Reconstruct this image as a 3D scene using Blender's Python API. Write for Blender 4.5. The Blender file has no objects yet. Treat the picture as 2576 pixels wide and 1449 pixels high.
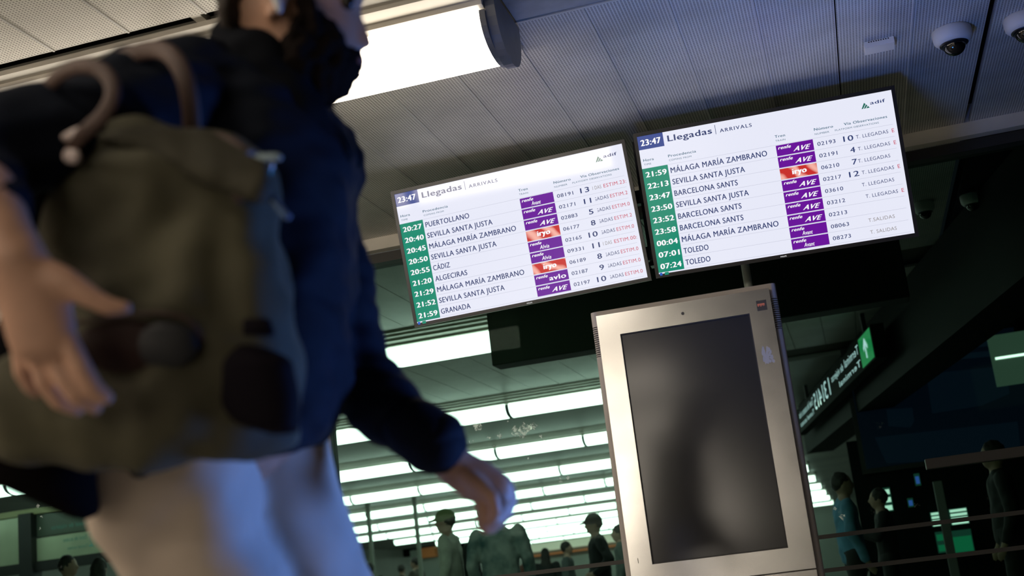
import bpy, bmesh, math, random
from mathutils import Vector, Matrix, noise
random.seed(7)
sc = bpy.context.scene
COL = sc.collection
PI = math.pi

# ---------------------------------------------------------------- camera, world, lights, exposure
F = 3166.68
CR = Vector((0.956245, 0.268682, -0.115777)); CU = Vector((0.172655, -0.198779, 0.964716)); CF = Vector((-0.236188, 0.942495, 0.236471))
CAM = Vector((0, 0, 0.75))
cd = bpy.data.cameras.new('camera'); cam = bpy.data.objects.new('camera', cd); COL.objects.link(cam)
cam.matrix_world = Matrix(((CR.x, CU.x, -CF.x, 0), (CR.y, CU.y, -CF.y, 0), (CR.z, CU.z, -CF.z, 0.75), (0, 0, 0, 1)))
cd.sensor_width = 36; cd.lens = F/2576*36; cd.clip_start = 0.05; cd.clip_end = 300
cd.dof.use_dof = True; cd.dof.focus_distance = 5.7; cd.dof.aperture_fstop = 2.8
sc.camera = cam
w = bpy.data.worlds.new('world'); sc.world = w; w.use_nodes = True
w.node_tree.nodes['Background'].inputs[0].default_value = (0.5, 0.6, 0.8, 1); w.node_tree.nodes['Background'].inputs[1].default_value = 0.01
sc.view_settings.view_transform = 'Standard'; sc.view_settings.look = 'None'; sc.view_settings.gamma = 1
sc.view_settings.exposure = 0; sc.view_settings.use_curve_mapping = False

def area(name, loc, target, size, size_y, col, power):
    l = bpy.data.lights.new(name, 'AREA'); l.shape = 'RECTANGLE'; l.size = size; l.size_y = size_y; l.color = col; l.energy = power
    o = bpy.data.objects.new(name, l); COL.objects.link(o); o.location = loc
    o.rotation_euler = (Vector(target)-Vector(loc)).to_track_quat('-Z', 'Y').to_euler(); return o
# added blue fill lights, low and out of frame: man's legs and ceiling
a_ = area('blue_fill', (1.05, 2.62, 0.45), (-0.70, 1.88, 0.90), 0.5, 0.5, (0.12, 0.30, 1.0), 8.5); a_.data.spread = math.radians(75)
a_ = area('blue_fill', (-0.72, 3.1, 0.38), (0.30, 4.8, 2.95), 0.5, 0.5, (0.05, 0.24, 1.0), 6); a_.data.spread = math.radians(62)
# added warm fill light for the man's near side, out of frame
area('warm_fill', (-7.6, -1.0, 2.3), (-1.2, 1.6, 1.1), 2.0, 1.2, (1.0, 0.74, 0.48), 44)

def ray(px, py): return CR*((px-1288)/F) - CU*((py-724.5)/F) + CF
def W(px, py, d): return CAM + ray(px, py)*d
def Wz(px, py, z): d = ray(px, py); return CAM + d*((z-0.75)/d.z)
def Wy(px, py, Y): d = ray(px, py); return CAM + d*(Y/d.y)

# ---------------------------------------------------------------- materials
def srgb(r, g, b):
    f = lambda c: (c/255/12.92) if c/255 <= 0.04045 else ((c/255+0.055)/1.055)**2.4
    return (f(r), f(g), f(b))
MATS = {}
def mat(name, col, rough=0.6, metal=0.0, emit=0.0, ecol=None, noise_amt=0.0, nscale=8.0, bump=0.0, spec=0.5, col2=None):
    if name in MATS: return MATS[name]
    m = bpy.data.materials.new(name); m.use_nodes = True; nt = m.node_tree; b = nt.nodes['Principled BSDF']
    b.inputs['Base Color'].default_value = (*col, 1); b.inputs['Roughness'].default_value = rough; b.inputs['Metallic'].default_value = metal
    b.inputs['Specular IOR Level'].default_value = spec
    if emit: b.inputs['Emission Color'].default_value = (*(ecol or col), 1); b.inputs['Emission Strength'].default_value = emit
    if noise_amt or bump or col2:
        tc = nt.nodes.new('ShaderNodeTexCoord'); n = nt.nodes.new('ShaderNodeTexNoise'); n.inputs['Scale'].default_value = nscale; n.inputs['Detail'].default_value = 6
        nt.links.new(tc.outputs['Object'], n.inputs['Vector'])
        if noise_amt or col2:
            r = nt.nodes.new('ShaderNodeValToRGB'); r.color_ramp.elements[0].position = 0.35; r.color_ramp.elements[1].position = 0.65
            c2 = col2 or tuple(c*(1-noise_amt) for c in col)
            r.color_ramp.elements[0].color = (*c2, 1); r.color_ramp.elements[1].color = (*col, 1)
            nt.links.new(n.outputs['Fac'], r.inputs['Fac']); nt.links.new(r.outputs['Color'], b.inputs['Base Color'])
        if bump:
            bp = nt.nodes.new('ShaderNodeBump'); bp.inputs['Strength'].default_value = bump; bp.inputs['Distance'].default_value = 0.01
            nt.links.new(n.outputs['Fac'], bp.inputs['Height']); nt.links.new(bp.outputs['Normal'], b.inputs['Normal'])
    MATS[name] = m; return m
def emat(name, col, s=1.0):
    if name in MATS: return MATS[name]
    m = bpy.data.materials.new(name); m.use_nodes = True; nt = m.node_tree; b = nt.nodes['Principled BSDF']
    b.inputs['Base Color'].default_value = (0.01, 0.01, 0.01, 1); b.inputs['Roughness'].default_value = 0.09; b.inputs['Specular IOR Level'].default_value = 0.4
    b.inputs['Emission Color'].default_value = (*col, 1); b.inputs['Emission Strength'].default_value = s
    MATS[name] = m; return m
def perf_mat(name, col, hole, px, py, fx, fy, grime=0.25, stagger=False):
    m = bpy.data.materials.new(name); m.use_nodes = True; nt = m.node_tree; b = nt.nodes['Principled BSDF']; N = nt.nodes.new; L = nt.links.new
    b.inputs['Roughness'].default_value = 0.45
    tc = N('ShaderNodeTexCoord'); sp = N('ShaderNodeSeparateXYZ'); L(tc.outputs['Object'], sp.inputs[0])
    def band(out, p, f, off=None):
        d = N('ShaderNodeMath'); d.operation = 'DIVIDE'; L(out, d.inputs[0]); d.inputs[1].default_value = p; src = d
        if off is not None:
            a = N('ShaderNodeMath'); a.operation = 'ADD'; L(d.outputs[0], a.inputs[0]); L(off, a.inputs[1]); src = a
        fr = N('ShaderNodeMath'); fr.operation = 'FRACT'; L(src.outputs[0], fr.inputs[0])
        g = N('ShaderNodeMath'); g.operation = 'LESS_THAN'; L(fr.outputs[0], g.inputs[0]); g.inputs[1].default_value = f
        return g.outputs[0]
    gx = band(sp.outputs[0], px, fx); gy = band(sp.outputs[1], py, fy)
    mu = N('ShaderNodeMath'); mu.operation = 'MULTIPLY'; L(gx, mu.inputs[0]); L(gy, mu.inputs[1])
    n = N('ShaderNodeTexNoise'); n.inputs['Scale'].default_value = 3.0; n.inputs['Detail'].default_value = 5
    geo = N('ShaderNodeNewGeometry'); L(geo.outputs['Position'], n.inputs['Vector'])
    r = N('ShaderNodeValToRGB'); r.color_ramp.elements[0].position = 0.3; r.color_ramp.elements[1].position = 0.6
    r.color_ramp.elements[0].color = (*[c*(1-grime) for c in col], 1); r.color_ramp.elements[1].color = (*col, 1); L(n.outputs['Fac'], r.inputs['Fac'])
    mx = N('ShaderNodeMix'); mx.data_type = 'RGBA'; L(mu.outputs[0], mx.inputs['Factor']); L(r.outputs['Color'], mx.inputs['A']); mx.inputs['B'].default_value = (*hole, 1)
    L(mx.outputs['Result'], b.inputs['Base Color']); MATS[name] = m; return m

M = {}
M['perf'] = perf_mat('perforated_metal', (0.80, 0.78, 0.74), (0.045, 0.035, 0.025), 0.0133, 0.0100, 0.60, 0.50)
M['perf_open'] = perf_mat('perforated_metal_open', (0.80, 0.77, 0.70), (0.10, 0.08, 0.055), 0.0133, 0.0135, 0.50, 0.50, 0.12)
M['plate'] = mat('grimy_plate', (0.52, 0.51, 0.48), 0.5, nscale=5, col2=(0.26, 0.25, 0.24))
M['cream'] = mat('cream_enamel', (0.72, 0.68, 0.60), 0.4, noise_amt=0.15, nscale=3)
M['greymetal'] = mat('grey_enamel', (0.17, 0.18, 0.20), 0.4, nscale=10, noise_amt=0.2)
M['gap'] = mat('dark_gap', (0.05, 0.045, 0.035), 0.8)
M['black'] = mat('black_matte', (0.006, 0.006, 0.007), 0.6)
M['bezel'] = mat('black_bezel', (0.012, 0.012, 0.016), 0.3)
M['darkframe'] = mat('dark_frame', (0.03, 0.03, 0.028), 0.45)
M['lamp'] = mat('lamp_diffuser', (0.9, 0.9, 0.9), 0.5, emit=10.0, ecol=(1.0, 0.89, 0.74))
M['lampg'] = mat('lamp_diffuser_far', (0.9, 0.9, 0.9), 0.5, emit=6.5, ecol=(0.96, 1.0, 0.96))
M['floor'] = mat('polished_floor', (0.30, 0.29, 0.27), 0.25, noise_amt=0.2, nscale=1.0)
M['wallgrey'] = mat('wall_paint', (0.40, 0.40, 0.38), 0.6, noise_amt=0.15, nscale=0.6)
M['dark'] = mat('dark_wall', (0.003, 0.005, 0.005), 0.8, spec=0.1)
M['steel'] = mat('stainless', (0.46, 0.45, 0.43), 0.24, metal=0.95, nscale=9, noise_amt=0.05)
M['housing'] = mat('kiosk_housing', (0.34, 0.31, 0.29), 0.6, spec=0.2)
M['kdisplay'] = mat('kiosk_display', (0.022, 0.022, 0.023), 0.13, spec=0.5)

def glass_mat():
    m = bpy.data.materials.new('tinted_glass'); m.use_nodes = True; nt = m.node_tree; nt.nodes.clear(); N = nt.nodes.new
    t = N('ShaderNodeBsdfTransparent'); t.inputs[0].default_value = (0.60, 0.74, 0.665, 1)
    g = N('ShaderNodeBsdfGlossy'); g.inputs['Roughness'].default_value = 0.0; g.inputs[0].default_value = (0.8, 1, 0.9, 1)
    d = N('ShaderNodeBsdfDiffuse'); d.inputs[0].default_value = (0.6, 0.7, 0.66, 1)
    mx = N('ShaderNodeMixShader'); mx.inputs[0].default_value = 0.0015
    m2 = N('ShaderNodeMixShader'); n = N('ShaderNodeTexNoise'); n.inputs['Scale'].default_value = 9; n.inputs['Detail'].default_value = 8; n.inputs['Roughness'].default_value = 0.75
    tc = N('ShaderNodeTexCoord'); r = N('ShaderNodeValToRGB'); r.color_ramp.elements[0].position = 0.66; r.color_ramp.elements[1].position = 0.76
    r.color_ramp.elements[0].color = (0, 0, 0, 1); r.color_ramp.elements[1].color = (0.30, 0.30, 0.30, 1)
    o = N('ShaderNodeOutputMaterial'); L = nt.links.new
    L(tc.outputs['Object'], n.inputs['Vector']); L(n.outputs['Fac'], r.inputs[0])
    L(t.outputs[0], mx.inputs[1]); L(g.outputs[0], mx.inputs[2]); L(mx.outputs[0], m2.inputs[1]); L(d.outputs[0], m2.inputs[2]); L(r.outputs[0], m2.inputs[0]); L(m2.outputs[0], o.inputs[0])
    return m
M['glass'] = glass_mat()

# ---------------------------------------------------------------- object helpers
def link(name, me, m=None, parent=None, smooth=False):
    o = bpy.data.objects.new(name, me); COL.objects.link(o)
    if m is not None:
        for mm in (m if isinstance(m, (list, tuple)) else [m]): me.materials.append(mm)
    if parent is not None: o.parent = parent
    if smooth: me.polygons.foreach_set('use_smooth', [True]*len(me.polygons))
    return o
def from_bm(name, bm, m=None, parent=None, smooth=False):
    me = bpy.data.meshes.new(name); bm.to_mesh(me); bm.free(); return link(name, me, m, parent, smooth)
def add_box(bm, x0, x1, y0, y1, z0, z1, bevel=0.0, M4=None, mi=0):
    r = bmesh.ops.create_cube(bm, size=1); vs = r['verts']
    T = Matrix.Translation(((x0+x1)/2, (y0+y1)/2, (z0+z1)/2)) @ Matrix.Diagonal((abs(x1-x0), abs(y1-y0), abs(z1-z0), 1))
    bmesh.ops.transform(bm, matrix=T, verts=vs)
    fs = list({f for v in vs for f in v.link_faces})
    for f in fs: f.material_index = mi
    if bevel:
        es = list({e for v in vs for e in v.link_edges})
        res = bmesh.ops.bevel(bm, geom=es, offset=bevel, segments=2, affect='EDGES', profile=0.6)
        vs = list({v for f in res['faces'] for v in f.verts} | {v for v in vs if v.is_valid})
    if M4 is not None: bmesh.ops.transform(bm, matrix=M4, verts=vs)
    return vs
def box(name, x0, x1, y0, y1, z0, z1, m, parent=None, bevel=0.0):
    bm = bmesh.new(); add_box(bm, x0, x1, y0, y1, z0, z1, bevel); return from_bm(name, bm, m, parent)
def tag(o, label=None, cat=None, group=None, kind=None):
    if label: o['label'] = label
    if cat: o['category'] = cat
    if group: o['group'] = group
    if kind: o['kind'] = kind
    return o
def empty(name, loc=(0, 0, 0), rot=None, label=None, cat=None, group=None, kind=None):
    o = bpy.data.objects.new(name, None); COL.objects.link(o); o.location = loc; o.empty_display_size = 0.1
    if rot: o.rotation_euler = rot
    return tag(o, label, cat, group, kind)
def prism(name, prof, x0, x1, m, parent=None, smooth=False, closed=True):
    """profile list of (y,z) extruded along x"""
    bm = bmesh.new(); a = [bm.verts.new((x0, y, z)) for y, z in prof]; b = [bm.verts.new((x1, y, z)) for y, z in prof]
    n = len(prof)
    for i in range(n if closed else n-1):
        j = (i+1) % n; bm.faces.new((a[i], a[j], b[j], b[i]))
    if closed: bm.faces.new(a[::-1]); bm.faces.new(b)
    bmesh.ops.recalc_face_normals(bm, faces=bm.faces)
    return from_bm(name, bm, m, parent, smooth)
def lathe(name, prof, m, parent=None, seg=40):
    bm = bmesh.new(); rings = []
    for r, z in prof: rings.append([bm.verts.new((r*math.cos(2*PI*i/seg), r*math.sin(2*PI*i/seg), z)) for i in range(seg)])
    for k in range(len(rings)-1):
        for i in range(seg): j = (i+1) % seg; bm.faces.new((rings[k][i], rings[k][j], rings[k+1][j], rings[k+1][i]))
    bm.faces.new(rings[0]); bm.faces.new(rings[-1][::-1]); bmesh.ops.recalc_face_normals(bm, faces=bm.faces)
    return from_bm(name, bm, m, parent, True)
def tube(name, pts, rad, m, parent=None, flat=1.0, seg=10, up=None):
    """swept tube through points (smoothed), rad per point or a number; flat squeezes it along 'up'"""
    P = [Vector(p) for p in pts]; R = rad if isinstance(rad, (list, tuple)) else [rad]*len(P)
    for _ in range(3):
        Q = [P[0]]; S = [R[0]]
        for i in range(len(P)-1):
            Q += [P[i]*0.75+P[i+1]*0.25, P[i]*0.25+P[i+1]*0.75]; S += [R[i]*0.75+R[i+1]*0.25, R[i]*0.25+R[i+1]*0.75]
        Q.append(P[-1]); S.append(R[-1]); P, R = Q, S
    bm = bmesh.new(); rings = []; up = Vector(up) if up else Vector((0.01, 0.02, 1))
    for i, p in enumerate(P):
        t = (P[min(i+1, len(P)-1)]-P[max(i-1, 0)]).normalized(); s = t.cross(up).normalized(); n2 = s.cross(t).normalized()
        rings.append([bm.verts.new(p + s*(math.cos(2*PI*k/seg)*R[i]) + n2*(math.sin(2*PI*k/seg)*R[i]*flat)) for k in range(seg)])
    for k in range(len(rings)-1):
        for i in range(seg): j = (i+1) % seg; bm.faces.new((rings[k][i], rings[k][j], rings[k+1][j], rings[k+1][i]))
    bm.faces.new(rings[0]); bm.faces.new(rings[-1][::-1]); bmesh.ops.recalc_face_normals(bm, faces=bm.faces)
    return from_bm(name, bm, m, parent, True)

# unit sphere template for soft bodies
_t = bmesh.new(); bmesh.ops.create_uvsphere(_t, u_segments=14, v_segments=9, radius=1); _t.verts.ensure_lookup_table()
SV = [v.co.copy() for v in _t.verts]; SF = [[v.index for v in f.verts] for f in _t.faces]; _t.free()
class Soft:
    """union of ellipsoids and lofts fused into one continuous smooth surface"""
    def __init__(s, basis=None): s.v = []; s.f = []; s.B = basis or (Vector((1, 0, 0)), Vector((0, 1, 0)), Vector((0, 0, 1)))
    def ell(s, c, r, basis=None):
        if not isinstance(r, (tuple, list)): r = (r, r, r)
        a, b, d = basis or s.B; k = len(s.v); c = Vector(c)
        s.v += [c + a*(p.x*r[0]) + b*(p.y*r[1]) + d*(p.z*r[2]) for p in SV]; s.f += [[i+k for i in q] for q in SF]
    def chain(s, nodes, basis=None):
        """nodes: (point, radius or 3 radii)"""
        for (p, r), (q, t) in zip(nodes, nodes[1:]):
            p = Vector(p); q = Vector(q); r = r if isinstance(r, (tuple, list)) else (r,)*3; t = t if isinstance(t, (tuple, list)) else (t,)*3
            n = max(2, int((q-p).length/(0.3*min(min(r), min(t))))+1); n = min(n, 24)
            for i in range(n+1):
                a = i/n; s.ell(p.lerp(q, a), tuple(r[j]*(1-a)+t[j]*a for j in range(3)), basis)
    def loft(s, rings):
        n = len(rings[0]); k = len(s.v)
        for r in rings: s.v += [Vector(p) for p in r]
        for a in range(len(rings)-1):
            for i in range(n): j = (i+1) % n; s.f.append([k+a*n+i, k+a*n+j, k+(a+1)*n+j, k+(a+1)*n+i])
        s.f.append([k+i for i in range(n)][::-1]); s.f.append([k+(len(rings)-1)*n+i for i in range(n)])
    def build(s, name, m, parent=None, voxel=0.01, smooth=4, wob=0.0, wscale=6.0, wstretch=(1, 1, 1)):
        me = bpy.data.meshes.new(name+'_raw'); me.from_pydata(s.v, [], s.f); me.update()
        bm = bmesh.new(); bm.from_mesh(me); bmesh.ops.recalc_face_normals(bm, faces=bm.faces); bm.to_mesh(me); bm.free()
        t = bpy.data.objects.new('temp', me); COL.objects.link(t)
        md = t.modifiers.new('r', 'REMESH'); md.mode = 'VOXEL'; md.voxel_size = voxel
        if smooth: ms = t.modifiers.new('s', 'SMOOTH'); ms.iterations = smooth; ms.factor = 0.5
        dg = bpy.context.evaluated_depsgraph_get(); out = bpy.data.meshes.new_from_object(t.evaluated_get(dg))
        bpy.data.objects.remove(t); bpy.data.meshes.remove(me); out.name = name
        if wob:
            nor = [v.normal.copy() for v in out.vertices]
            for v, nn in zip(out.vertices, nor):
                c = v.co; q = Vector((c.x*wscale*wstretch[0], c.y*wscale*wstretch[1], c.z*wscale*wstretch[2]))
                v.co = c + nn*(wob*(noise.noise(q)+0.5*noise.noise(q*2.3)))
        return link(name, out, m, parent, True)

# ---------------------------------------------------------------- text as flat print
_fc = {}
def text_mesh(s, bold=0.0, shear=0.0, space=1.0):
    space = max(space, 1.09)
    key = (s, bold, shear, space)
    if key in _fc: return _fc[key]
    c = bpy.data.curves.new('t', 'FONT'); c.body = s; c.offset = bold; c.shear = shear; c.space_character = space; c.resolution_u = 4
    o = bpy.data.objects.new('t', c); COL.objects.link(o); dg = bpy.context.evaluated_depsgraph_get()
    me = bpy.data.meshes.new_from_object(o.evaluated_get(dg)); bpy.data.objects.remove(o); bpy.data.curves.remove(c)
    vs = [v.co.copy() for v in me.vertices]; fs = [list(p.vertices) for p in me.polygons]; bpy.data.meshes.remove(me)
    _fc[key] = (vs, fs); return _fc[key]
CAPH = max(v.y for v in text_mesh('H')[0])
def text_fit(s, x0, x1, zbase, cap, y=0.0, bold=0.0, shear=0.0, space=1.0, mirror=False, clip=None):
    """verts, faces of a line of text fitted between x0 and x1 in the xz plane"""
    vs, fs = text_mesh(s, 0.0, shear, space); a = min(v.x for v in vs); b = max(v.x for v in vs); k = (x1-x0)/(b-a); kz = cap/CAPH
    sh = [0.0] if not bold else [-bold*cap*0.55, 0.0, bold*cap*0.55]; out = []; ff = []
    for n_, dx in enumerate(sh):
        kk = len(out); out += [Vector((((x1-(v.x-a)*k) if mirror else (x0+(v.x-a)*k))+dx, y-0.00002*n_, zbase+v.y*kz+(dx*0.25))) for v in vs]; ff += [[i+kk for i in (f[::-1] if mirror else f)] for f in fs]
    return out, ff
def text_obj(name, parts, m, parent, clip_min=None, clip_max=None):
    V = []; Fc = []
    for vs, fs in parts: k = len(V); V += vs; Fc += [[i+k for i in f] for f in fs]
    me = bpy.data.meshes.new(name); me.from_pydata(V, [], Fc)
    if clip_min is not None or clip_max is not None:
        bm = bmesh.new(); bm.from_mesh(me)
        for c, nn in ((clip_min, -1), (clip_max, 1)):
            if c is not None: bmesh.ops.bisect_plane(bm, geom=bm.verts[:]+bm.edges[:]+bm.faces[:], plane_co=(c, 0, 0), plane_no=(nn, 0, 0), clear_outer=True)
        bm.to_mesh(me); bm.free()
    return link(name, me, m, parent)

# ================================================================ SETTING
H = 2.95; GY = 7.1
fl = box('floor', -17, 9, -66, 84, -0.1, 0, M['floor']); tag(fl, 'polished grey station floor', kind='structure')

ceil = empty('ceiling', (0, 0, H), kind='structure', label='low suspended ceiling of perforated metal panels')
# zone A: perforated strips running up to the glass wall
def strip_mesh(length, width, m):
    bm = bmesh.new(); add_box(bm, 0.003, width-0.003, 0, length, 0, 0.02)
    # folded edges: thin raised lips
    me = bpy.data.meshes.new('ceiling_panel'); bm.to_mesh(me); bm.free(); me.materials.append(m); return me
PW = 0.3205; X0 = -0.072
LIPS = {}
def lip_mesh(y0, y1):
    bm = bmesh.new(); add_box(bm, -0.0035, 0.0035, 0, y1-y0, -0.0035, 0.01); me = bpy.data.meshes.new('seam_strip'); bm.to_mesh(me); bm.free(); me.materials.append(mat('seam_enamel', (0.55, 0.54, 0.52), 0.35)); LIPS[(y0, y1)] = me; return me
def strips(y0, y1, xa, xb, m, skip=()):
    me = strip_mesh(y1-y0, PW, m); i0 = int(math.floor((xa-X0)/PW)); i1 = int(math.ceil((xb-X0)/PW))
    for i in range(i0, i1):
        o = bpy.data.objects.new('ceiling_panel', me); COL.objects.link(o); o.parent = ceil; o.location = (X0+i*PW, y0, 0.0)
        if y1-y0 > 2 and i not in (1,):
            lp_ = LIPS.get((y0, y1)) or lip_mesh(y0, y1)
            q = bpy.data.objects.new('seam_strip', lp_); COL.objects.link(q); q.parent = ceil; q.location = (X0+i*PW, y0, 0.0)
strips(4.52, 6.93, -6.2, 0.85, M['perf']); 
me2 = strip_mesh(2.41, PW, M['perf'])
for i in range(3, 13):
    o = bpy.data.objects.new('ceiling_panel', me2); COL.objects.link(o); o.parent = ceil; o.location = (X0+i*PW+0.022, 4.52, 0.0)
strips(3.96, 4.515, -6.2, -1.05, M['perf_open'])
strips(0.7, 3.86, -6.2, -1.05, M['perf_open'])
box('ceiling_backing', -17, 9, -66, GY, 0.10, 0.16, M['gap'], ceil)
# thin drop-edge with the row of end slots, and white lip of the lamp slot
box('edge_trim', -1.02, 3.8, 4.505, 4.518, -0.004, 0.03, M['cream'], ceil)
box('slot_lip', -6.2, -1.02, 3.945, 3.965, -0.02, 0.03, mat('white_lip', (0.9, 0.88, 0.82), 0.4), ceil)
for k in range(4): box('slot_bridge', -2.06-1.35*k, -2.02-1.35*k, 3.86, 3.95, 0.0, 0.03, M['cream'], ceil)
# zone B: smooth grimy plates
for a in range(4):
    for j in range(3): box('ceiling_plate', -0.985+a*0.96+0.003, -0.985+(a+1)*0.96-0.003, 4.50-(j+1)*1.3+0.003, 4.50-j*1.3-0.003, 0, 0.02, M['plate'], ceil)
box('plate_border', -1.05, -0.985, 3.0, 4.50, 0, 0.025, M['cream'], ceil)
box('ceiling_slab', -17, 9, -66, 0.6, 0, 0.05, M['plate'], ceil)
box('ceiling_slab', -17, -6.25, 0.6, 6.93, 0, 0.05, M['plate'], ceil)
# bulkhead beam over the glass
trim = box('trim_1', -17, 9, 6.93, 7.0, H-0.075, H+0.1, M['cream']); tag(trim, 'cream bulkhead trim along the top of the glass wall', kind='structure')
# reflected ceiling, built as a mirrored copy behind the glass
ceil2 = empty('ceiling_mirrored', (0, 0, H), kind='structure', label='perforated ceiling reflected in the glass wall')
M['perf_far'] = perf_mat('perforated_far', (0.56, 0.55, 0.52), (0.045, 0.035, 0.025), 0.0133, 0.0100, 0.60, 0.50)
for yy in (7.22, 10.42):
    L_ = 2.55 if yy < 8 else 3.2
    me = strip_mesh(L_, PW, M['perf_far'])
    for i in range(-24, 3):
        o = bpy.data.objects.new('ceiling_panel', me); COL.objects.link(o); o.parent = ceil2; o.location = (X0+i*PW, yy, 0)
box('ceiling_slab', -17, 0.9, 7.1, 84, 0.06, 0.12, M['gap'], ceil2)
box('ceiling_slab', -17, 0.9, 14.45, 84, 0.0, 0.05, mat('far_ceiling', (0.30, 0.30, 0.29), 0.5, noise_amt=0.3, nscale=0.8), ceil2)
box('ceiling_slab', -17, -7.8, 7.22, 13.65, 0.0, 0.05, mat('far_ceiling', (0.40, 0.40, 0.38), 0.5), ceil2)
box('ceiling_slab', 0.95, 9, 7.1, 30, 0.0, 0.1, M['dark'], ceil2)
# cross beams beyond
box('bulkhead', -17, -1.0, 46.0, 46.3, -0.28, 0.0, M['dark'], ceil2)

# walls
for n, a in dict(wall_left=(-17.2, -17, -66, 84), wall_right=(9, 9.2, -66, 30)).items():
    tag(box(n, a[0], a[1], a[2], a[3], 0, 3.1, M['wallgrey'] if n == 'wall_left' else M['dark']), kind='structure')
tag(box('wall_back', -17, 9, -66.2, -66, 0, 3.1, M['wallgrey']), kind='structure')
tag(box('wall_front', -13.4, 1.0, 51.5, 51.7, 0, 3.1, mat('far_wall', (0.30, 0.33, 0.30), 0.6, noise_amt=0.3, nscale=0.5)), kind='structure')
tag(box('wall_end', -17, 9, 83.8, 84, 0, 3.1, mat('far_wall', (0.3, 0.33, 0.3))), kind='structure')

# glass wall
win = empty('window_1', (0, GY, 0), kind='structure', label='tall tinted glass wall with dark mullions behind the kiosk')
for xa, xb in ((-9.0, -6.08), (-6.02, -3.06), (-3.0, 3.6), (3.66, 6.6)):
    box('glass_pane', xa, xb, -0.006, 0.006, 0.08, H-0.13, M['glass'], win)
for x in (-9.03, -6.05, -3.03, 0.39, 3.63, 6.63): 
    if x != 0.39: box('mullion', x-0.03, x+0.03, -0.05, 0.05, 0.0, H-0.08, M['darkframe'], win, 0.004)
box('head_rail', -17, 9, -0.09, 0.05, H-0.135, H-0.076, M['darkframe'], win)
box('sill_rail', -17, 9, -0.05, 0.05, 0, 0.09, M['darkframe'], win)
M['rail'] = mat('bronze_rail', (0.022, 0.021, 0.017), 0.6)
for z, x0 in ((0.865, -2.98), (0.69, -2.98)): box('push_rail', x0, 6.6, -0.055, -0.035, z-0.011, z+0.011, M['rail'], win)
box('transom', 0.36, 6.6, -0.04, 0.04, 1.145, 1.20, M['rail'], win, 0.004)

def smudge_mat():
    m = bpy.data.materials.new('dried_smudge'); m.use_nodes = True; nt = m.node_tree; nt.nodes.clear(); N = nt.nodes.new
    t = N('ShaderNodeBsdfTransparent'); d = N('ShaderNodeBsdfTranslucent'); d.inputs[0].default_value = (0.8, 0.9, 0.85, 1); df = N('ShaderNodeBsdfDiffuse'); ad = N('ShaderNodeAddShader')
    n = N('ShaderNodeTexNoise'); n.inputs['Scale'].default_value = 60; r = N('ShaderNodeValToRGB'); r.color_ramp.elements[0].position = 0.42; r.color_ramp.elements[1].position = 0.62; r.color_ramp.elements[1].color = (0.5, 0.5, 0.5, 1)
    mx = N('ShaderNodeMixShader'); o = N('ShaderNodeOutputMaterial'); L = nt.links.new; tc = N('ShaderNodeTexCoord'); L(tc.outputs['Object'], n.inputs['Vector']); L(n.outputs['Fac'], r.inputs[0]); L(r.outputs[0], mx.inputs[0])
    L(d.outputs[0], ad.inputs[0]); L(df.outputs[0], ad.inputs[1]); L(t.outputs[0], mx.inputs[1]); L(ad.outputs[0], mx.inputs[2]); L(mx.outputs[0], o.inputs[0]); return m
M['smudge'] = smudge_mat()
bm = bmesh.new(); rs = random.Random(3)
for px, py, sz in ((1257, 1095, .020), (1195, 1070, .022), (1205, 1075, .030), (1320, 1080, .050), (1298, 1086, .035), (1340, 1072, .03), (1185, 1110, .02), (1225, 1100, .008), (1232, 1101, .008), (1362, 1098, .014), (1278, 1060, .006), (1330, 1153, .012), (1410, 1208, .02), (1430, 1203, .014), (1243, 1123, .006), (1368, 1110, .012), (95, 1272, .016), (104, 1300, .012), (100, 1330, .012), (2120, 1300, .02), (2100, 1280, .012)):
    c = Wy(px, py, GY-0.009); c = c-Vector((0, GY, 0)); nn = 11
    q = [bm.verts.new((c.x+sz*rs.uniform(.35, 1.15)*math.cos(2*PI*i/nn), c.y, c.z+sz*rs.uniform(.35, 1.15)*math.sin(2*PI*i/nn))) for i in range(nn)]; bm.faces.new(q)
tag(from_bm('glass_smudges', bm, M['smudge'], win), kind='stuff')

# ================================================================ LUMINAIRES
LX = 1.32; LW = 0.170; LE = -1.02; LY = 4.33
def barrel(n=18, w=LW, top=2.86, drop=0.135): return [(-w*math.cos(PI*i/n), top-drop*math.sin(PI*i/n)**0.75) for i in range(n+1)]
def make_light(dm, full=True):
    t = empty('ceiling_light', (0, 0, 0))
    d = prism('diffuser', [(y, z-H) for y, z in barrel()], 0.02, LX-0.02, dm, t, True)
    hf = [(-0.172, -0.088), (-0.205, -0.084), (-0.208, -0.066), (-0.290, -0.060), (-0.293, -0.044), (-0.360, -0.038), (-0.363, -0.024), (-0.420, -0.020), (-0.420, 0.0)]
    hs = hf + [(-y, z) for y, z in hf[::-1]]
    prism('housing', hs, 0.0, LX, M['cream'], t)
    cp = [(y*1.09, z-H-0.006) for y, z in barrel()]
    prism('end_cap', cp, -0.003, 0.020, M['greymetal'], t); prism('end_cap', cp, LX-0.020, LX+0.003, M['greymetal'], t)
    return t
def dup(o, loc, children=True):
    c = o.copy(); COL.objects.link(c); c.location = loc
    if children:
        for ch in o.children: d = ch.copy(); COL.objects.link(d); d.parent = c
    return c
near = make_light(M['lamp']); near.location = (LE-LX, LY, H)
tag(near, 'white linear ceiling light above the walking man, its grey end cap showing', 'ceiling light', 'linear ceiling lights')
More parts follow.
